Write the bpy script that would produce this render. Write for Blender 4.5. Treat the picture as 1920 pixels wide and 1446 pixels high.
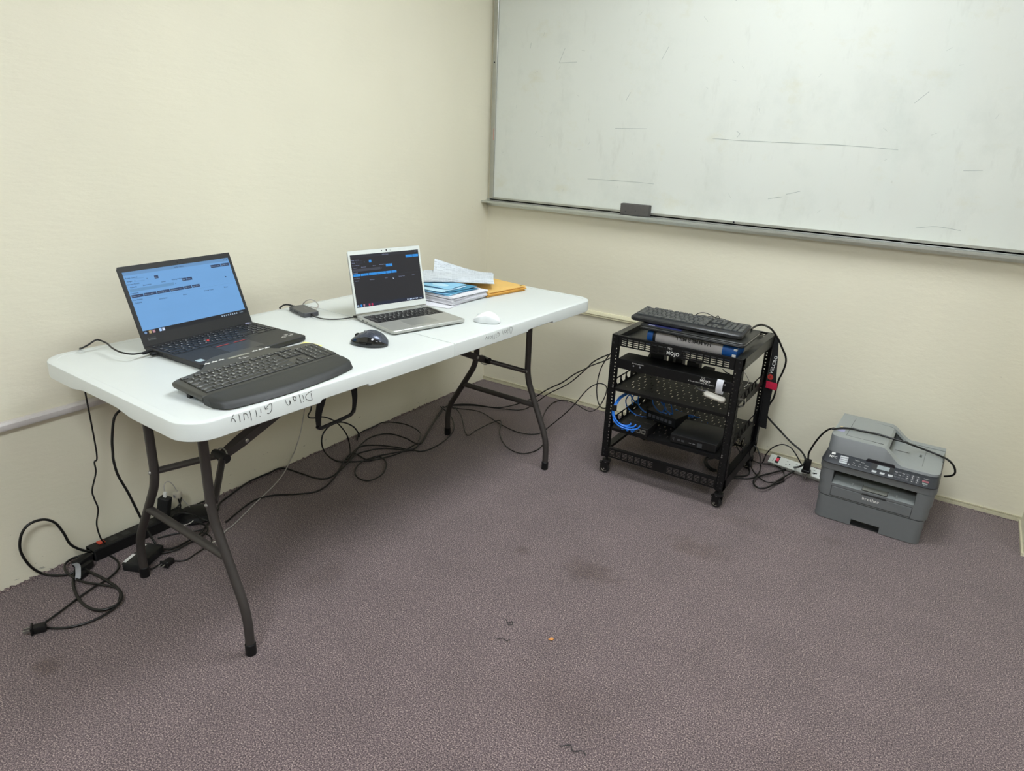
import bpy, bmesh, math, random
from mathutils import Vector, Matrix
random.seed(7)
PI = math.pi
for o in list(bpy.data.objects): bpy.data.objects.remove(o)
SC = bpy.context.scene
COL = SC.collection

# ---------------------------------------------------------------- camera
def cam_axes(yaw, pitch, roll):
    f = Vector((-math.sin(yaw)*math.cos(pitch), math.cos(yaw)*math.cos(pitch), -math.sin(pitch)))
    r = Vector((math.cos(yaw), math.sin(yaw), 0)); u = r.cross(f)
    c, s = math.cos(roll), math.sin(roll)
    return c*r+s*u, -s*r+c*u, f
r_, u_, f_ = cam_axes(0.569955, 0.349917, 0.042808)
cd = bpy.data.cameras.new('camera'); cam = bpy.data.objects.new('camera', cd); COL.objects.link(cam)
m = Matrix((r_, u_, -f_)).transposed().to_4x4(); m.translation = Vector((2.2450, -3.1828, 1.3870))
cam.matrix_world = m
cd.sensor_width = 36; cd.lens = 36*1300.52/1920; cd.clip_start = 0.02
SC.camera = cam
# ---------------------------------------------------------------- world, light, exposure
w = bpy.data.worlds.new('room_air'); SC.world = w; w.use_nodes = True
w.node_tree.nodes['Background'].inputs[0].default_value = (0.8, 0.85, 0.9, 1)
w.node_tree.nodes['Background'].inputs[1].default_value = 0.2
SC.view_settings.view_transform = 'Standard'
SC.view_settings.look = 'None'
SC.view_settings.exposure = 0.0
SC.view_settings.gamma = 1.0
SC.view_settings.use_curve_mapping = False
ROOM_H = 2.62
LAMPS = [((1.55, -1.30), 0.92), ((1.90, -3.90), 1.50), ((4.30, -1.80), 0.50), ((4.30, -4.00), 0.50)]
LAMP_STRENGTH = 22.0
LAMP_COLOR = (0.94, 1.0, 1.05)

# ---------------------------------------------------------------- helpers
def lin(c):
    if isinstance(c, str):
        c = tuple(int(c[i:i+2], 16)/255 for i in (0, 2, 4))
    return tuple((x/12.92 if x <= 0.04045 else ((x+0.055)/1.055)**2.4) for x in c)
def mat(name, color, rough=0.5, metal=0.0, var=0.06, scale=60, bump=0.0, bscale=200, emit=None, spec=0.5, coat=0.0):
    """procedural material: noise driven tone variation, roughness variation and fine bump"""
    mt = bpy.data.materials.new(name); mt.use_nodes = True
    nt = mt.node_tree; N = nt.nodes; L = nt.links; b = N['Principled BSDF']
    tc = N.new('ShaderNodeTexCoord'); nz = N.new('ShaderNodeTexNoise'); nz.inputs['Scale'].default_value = scale; nz.inputs['Detail'].default_value = 4
    L.new(tc.outputs['Object'], nz.inputs['Vector'])
    c = lin(color); rp = N.new('ShaderNodeValToRGB')
    rp.color_ramp.elements[0].position = 0.3; rp.color_ramp.elements[1].position = 0.7
    rp.color_ramp.elements[0].color = tuple(x*(1-var) for x in c)+(1,)
    rp.color_ramp.elements[1].color = tuple(min(1, x*(1+var)) for x in c)+(1,)
    L.new(nz.outputs['Fac'], rp.inputs['Fac']); L.new(rp.outputs['Color'], b.inputs['Base Color'])
    mr = N.new('ShaderNodeMapRange'); mr.inputs['To Min'].default_value = max(0, rough-0.04); mr.inputs['To Max'].default_value = min(1, rough+0.04)
    L.new(nz.outputs['Fac'], mr.inputs['Value']); L.new(mr.outputs['Result'], b.inputs['Roughness'])
    b.inputs['Metallic'].default_value = metal
    b.inputs['Specular IOR Level'].default_value = spec
    if coat: b.inputs['Coat Weight'].default_value = coat; b.inputs['Coat Roughness'].default_value = 0.06
    if bump:
        n2 = N.new('ShaderNodeTexNoise'); n2.inputs['Scale'].default_value = bscale; n2.inputs['Detail'].default_value = 3
        L.new(tc.outputs['Object'], n2.inputs['Vector'])
        bp = N.new('ShaderNodeBump'); bp.inputs['Strength'].default_value = bump; bp.inputs['Distance'].default_value = 0.002
        L.new(n2.outputs['Fac'], bp.inputs['Height']); L.new(bp.outputs['Normal'], b.inputs['Normal'])
    if emit:
        b.inputs['Emission Color'].default_value = lin(emit[0])+(1,); b.inputs['Emission Strength'].default_value = emit[1]
    return mt

class B:
    """collects shapes into one mesh"""
    def __init__(s): s.v = []; s.f = []; s.mi = []; s.mats = []; s.cur = 0; s.M = Matrix()
    def use(s, mt):
        if mt not in s.mats: s.mats.append(mt)
        s.cur = s.mats.index(mt); return s
    def add(s, vs, fs):
        n = len(s.v); s.v += [tuple(s.M @ Vector(p)) for p in vs]
        for f in fs: s.f.append([i+n for i in f]); s.mi.append(s.cur)
        return s
    def box(s, x0, x1, y0, y1, z0, z1, bev=0.0, seg=1):
        if bev <= 0:
            vs = [(x, y, z) for z in (z0, z1) for y in (y0, y1) for x in (x0, x1)]
            return s.add(vs, [(0, 2, 3, 1), (4, 5, 7, 6), (0, 1, 5, 4), (2, 6, 7, 3), (0, 4, 6, 2), (1, 3, 7, 5)])
        bm = bmesh.new(); bmesh.ops.create_cube(bm, size=1)
        for v in bm.verts: v.co = Vector(((x0+x1)/2+v.co.x*(x1-x0), (y0+y1)/2+v.co.y*(y1-y0), (z0+z1)/2+v.co.z*(z1-z0)))
        bmesh.ops.bevel(bm, geom=list(bm.edges), offset=bev, segments=seg, affect='EDGES', profile=0.5)
        s.from_bm(bm); return s
    def from_bm(s, bm):
        bm.verts.ensure_lookup_table(); bm.verts.index_update()
        s.add([tuple(v.co) for v in bm.verts], [[v.index for v in f.verts] for f in bm.faces]); bm.free()
    def prism(s, pts, z0, z1, bev=0.0, axis='z'):
        """pts: outline (ccw), extruded z0..z1 with an optional top chamfer; axis maps the extrusion direction"""
        n = len(pts)
        def P(x, y, z):
            return (x, y, z) if axis == 'z' else ((x, z, y) if axis == 'y' else (z, x, y))
        cx = sum(p[0] for p in pts)/n; cy = sum(p[1] for p in pts)/n
        rings = [(0, z0), (0, z1)] if bev <= 0 else [(bev, z0), (0, z0+bev), (0, z1-bev), (bev, z1)]
        vs = []
        for off, z in rings:
            for i, p in enumerate(pts):
                if off:
                    a = Vector(pts[i-1]); b = Vector(p); c = Vector(pts[(i+1) % n])
                    d1 = (b-a).normalized() if (b-a).length > 1e-9 else Vector((1, 0)); d2 = (c-b).normalized() if (c-b).length > 1e-9 else d1
                    n1 = Vector((-d1.y, d1.x)); n2 = Vector((-d2.y, d2.x)); nn = n1+n2
                    nn = nn/max(0.5, nn.length_squared/2) if nn.length > 1e-6 else n1
                    q = b+nn*off; vs.append(P(q.x, q.y, z))
                else: vs.append(P(p[0], p[1], z))
        fs = [list(range(n-1, -1, -1)), [len(vs)-n+i for i in range(n)]]
        for k in range(len(rings)-1):
            for i in range(n):
                j = (i+1) % n; fs.append((k*n+i, k*n+j, (k+1)*n+j, (k+1)*n+i))
        if axis == 'y': fs = [list(reversed(f)) for f in fs]
        return s.add(vs, fs)
    def cyl(s, p0, p1, r, seg=12, r2=None, cap=True):
        return s.tube([p0, p1], r, seg, r2=r2, cap=cap)
    def tube(s, pts, r, seg=8, r2=None, cap=True):
        pts = [Vector(p) for p in pts]; n = len(pts)
        t0 = (pts[1]-pts[0]).normalized(); up = Vector((0, 0, 1)) if abs(t0.z) < 0.9 else Vector((1, 0, 0))
        nx = t0.cross(up).normalized(); vs = []; fs = []
        for i, p in enumerate(pts):
            a = pts[max(0, i-1)]; b = pts[min(n-1, i+1)]; t = (b-a)
            t = t.normalized() if t.length > 1e-9 else t0
            nx = (nx-t*nx.dot(t)); nx = nx.normalized() if nx.length > 1e-6 else t.orthogonal().normalized()
            ny = t.cross(nx); rr = r if r2 is None else r+(r2-r)*i/(n-1)
            for k in range(seg):
                a_ = 2*PI*k/seg; vs.append(tuple(p+nx*math.cos(a_)*rr+ny*math.sin(a_)*rr))
        for i in range(n-1):
            for k in range(seg):
                k2 = (k+1) % seg; fs.append((i*seg+k, i*seg+k2, (i+1)*seg+k2, (i+1)*seg+k))
        if cap: fs.append(list(range(seg-1, -1, -1))); fs.append([(n-1)*seg+k for k in range(seg)])
        return s.add(vs, fs)
    def lathe(s, prof, seg=20, org=(0, 0, 0), axis='z'):
        vs = []; fs = []; n = len(prof)
        for k in range(seg):
            a = 2*PI*k/seg
            for r, z in prof:
                x, y = r*math.cos(a), r*math.sin(a)
                q = (x, y, z) if axis == 'z' else ((z, x, y) if axis == 'x' else (x, z, y))
                vs.append((q[0]+org[0], q[1]+org[1], q[2]+org[2]))
        for k in range(seg):
            k2 = (k+1) % seg
            for i in range(n-1): fs.append((k*n+i, k2*n+i, k2*n+i+1, k*n+i+1))
        fs.append([k*n for k in range(seg)][::-1]); fs.append([k*n+n-1 for k in range(seg)])
        if axis == 'y': fs = [list(reversed(f)) for f in fs]
        return s.add(vs, fs)
    def grid(s, f, nu, nv, thick=0.0):
        vs = [tuple(f(i/nu, j/nv)) for j in range(nv+1) for i in range(nu+1)]
        fs = [(j*(nu+1)+i, j*(nu+1)+i+1, (j+1)*(nu+1)+i+1, (j+1)*(nu+1)+i) for j in range(nv) for i in range(nu)]
        if thick:
            n = len(vs); vs += [(x, y, z-thick) for x, y, z in vs]
            fs += [tuple(reversed([k+n for k in q])) for q in fs[:nu*nv]]
            bd = [i for i in range(nu+1)]+[(j+1)*(nu+1)+nu for j in range(nv)]+[nv*(nu+1)+i for i in range(nu-1, -1, -1)]+[j*(nu+1) for j in range(nv-1, 0, -1)]
            for a, b in zip(bd, bd[1:]+bd[:1]): fs.append((b, a, a+n, b+n))
        return s.add(vs, fs)
    def plate(s, u0, u1, v0, v1, holes, t, fmap):
        """sheet u0..u1 x v0..v1 with true rectangular holes, thickness t; fmap(u, v, w) -> xyz"""
        us = sorted(set([u0, u1]+[h[0] for h in holes]+[h[1] for h in holes]))
        vv = sorted(set([v0, v1]+[h[2] for h in holes]+[h[3] for h in holes]))
        nu, nv = len(us), len(vv)
        solid = {}
        for i in range(nu-1):
            cu = (us[i]+us[i+1])/2
            hs = [h for h in holes if h[0] <= cu <= h[1]]
            for j in range(nv-1):
                cv = (vv[j]+vv[j+1])/2
                solid[i, j] = not any(h[2] <= cv <= h[3] for h in hs)
        vs = [tuple(fmap(u, v, w)) for w in (0, t) for v in vv for u in us]; n = nu*nv; fs = []
        for (i, j), ok in solid.items():
            if not ok: continue
            a = j*nu+i; q = (a, a+1, a+1+nu, a+nu)
            fs.append(tuple(reversed(q))); fs.append(tuple(k+n for k in q))
            for di, dj, e in ((0, -1, (0, 1)), (1, 0, (1, 2)), (0, 1, (2, 3)), (-1, 0, (3, 0))):
                if not solid.get((i+di, j+dj), False):
                    p, r = q[e[0]], q[e[1]]; fs.append((p, r, r+n, p+n))
        return s.add(vs, fs)
    def text(s, txt, size, org, xd=(1, 0, 0), yd=(0, 0, 1), bold=False, align='l', lift=0.0, squeeze=1.0):
        xd = Vector(xd).normalized(); yd = Vector(yd).normalized(); nd = xd.cross(yd)
        G = GLYPH[1 if bold else 0]; x = 0; parts = []
        for ch in txt:
            if ch == ' ': x += 0.3; continue
            g = G.get(ch)
            if not g: continue
            parts.append((x, g)); x += g[2]
        off = {'l': 0, 'c': -x/2, 'r': -x}[align]
        for gx, g in parts:
            vs = [tuple(Vector(org)+xd*((a+gx+off)*size*squeeze)+yd*(b*size)+nd*lift) for a, b in g[0]]
            s.add(vs, g[1])
        return s
    def build(s, name, material=None, parent=None, smooth=35, loc=(0, 0, 0), rot=(0, 0, 0), label=None, cat=None, group=None, kind=None):
        me = bpy.data.meshes.new(name)
        me.from_pydata(s.v, [], s.f)
        if material is not None and not s.mats: me.materials.append(material)
        else:
            for mm in s.mats: me.materials.append(mm)
            me.polygons.foreach_set('material_index', s.mi)
        if smooth:
            me.polygons.foreach_set('use_smooth', [True]*len(me.polygons))
            me.set_sharp_from_angle(angle=math.radians(smooth))
        me.update()
        return link(name, me, parent, loc, rot, label, cat, group, kind)
def link(name, data, parent=None, loc=(0, 0, 0), rot=(0, 0, 0), label=None, cat=None, group=None, kind=None):
    o = bpy.data.objects.new(name, data); COL.objects.link(o); o.location = loc; o.rotation_euler = rot
    if parent: o.parent = parent
    if label: o['label'] = label
    if cat: o['category'] = cat
    if group: o['group'] = group
    if kind: o['kind'] = kind
    return o
def thing(name, label, cat, loc=(0, 0, 0), rz=0.0, group=None, rot=None):
    return link(name, None, None, loc, rot if rot else (0, 0, rz), label, cat, group)
def make_glyphs():
    out = []
    for off in (0.0, 0.022):
        G = {}; objs = []
        for ch in 'ABCDEFGHIJKLMNOPQRSTUVWXYZabcdefghijklmnopqrstuvwxyz0123456789:-/.,;=+*()[]<>%':
            c = bpy.data.curves.new('g', 'FONT'); c.body = ch; c.size = 1; c.resolution_u = 2; c.offset = off
            o = bpy.data.objects.new('g', c); COL.objects.link(o); objs.append((ch, o, c))
        dg = bpy.context.evaluated_depsgraph_get(); dg.update()
        for ch, o, c in objs:
            me = bpy.data.meshes.new_from_object(o.evaluated_get(dg))
            vs = [(v.co.x, v.co.y) for v in me.vertices]
            G[ch] = (vs, [list(p.vertices) for p in me.polygons], (max(v[0] for v in vs)+0.075) if vs else 0.3)
            bpy.data.objects.remove(o); bpy.data.meshes.remove(me); bpy.data.curves.remove(c)
        out.append(G)
    return out
GLYPH = make_glyphs()
def catmull(pts, sub=6):
    pts = [Vector(p) for p in pts]
    if len(pts) < 3: return pts
    P = [pts[0]*2-pts[1]]+pts+[pts[-1]*2-pts[-2]]; out = []
    for i in range(1, len(P)-2):
        a, b, c, d = P[i-1:i+3]
        for k in range(sub):
            t = k/sub
            out.append(0.5*((2*b)+(c-a)*t+(2*a-5*b+4*c-d)*t*t+(3*b-a-3*c+d)*t**3))
    out.append(P[-2]); return out
def fillet(pts, r, n=5):
    pts = [Vector(p) for p in pts]; out = [pts[0]]
    for i in range(1, len(pts)-1):
        a, b, c = pts[i-1], pts[i], pts[i+1]; d1 = (a-b).normalized(); d2 = (c-b).normalized()
        rr = min(r, (a-b).length*.45, (c-b).length*.45); p = b+d1*rr; q = b+d2*rr
        for k in range(n+1):
            t = k/n; out.append(p*(1-t)**2+b*2*t*(1-t)+q*t*t)
    out.append(pts[-1]); return out
def rrect(x0, x1, y0, y1, r, n=5):
    out = []
    rs = r if isinstance(r, (list, tuple)) else (r,)*4   # corners: x1y0, x1y1, x0y1, x0y0
    for (cx, cy, a0), rr in zip(((x1, y0, -90), (x1, y1, 0), (x0, y1, 90), (x0, y0, 180)), rs):
        sx = -1 if cx == x1 else 1; sy = -1 if cy == y1 else 1
        if rr <= 0: out.append((cx, cy)); continue
        for k in range(n+1):
            a = math.radians(a0+90*k/n); out.append((cx+sx*rr+rr*math.cos(a), cy+sy*rr+rr*math.sin(a)))
    return out

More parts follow.
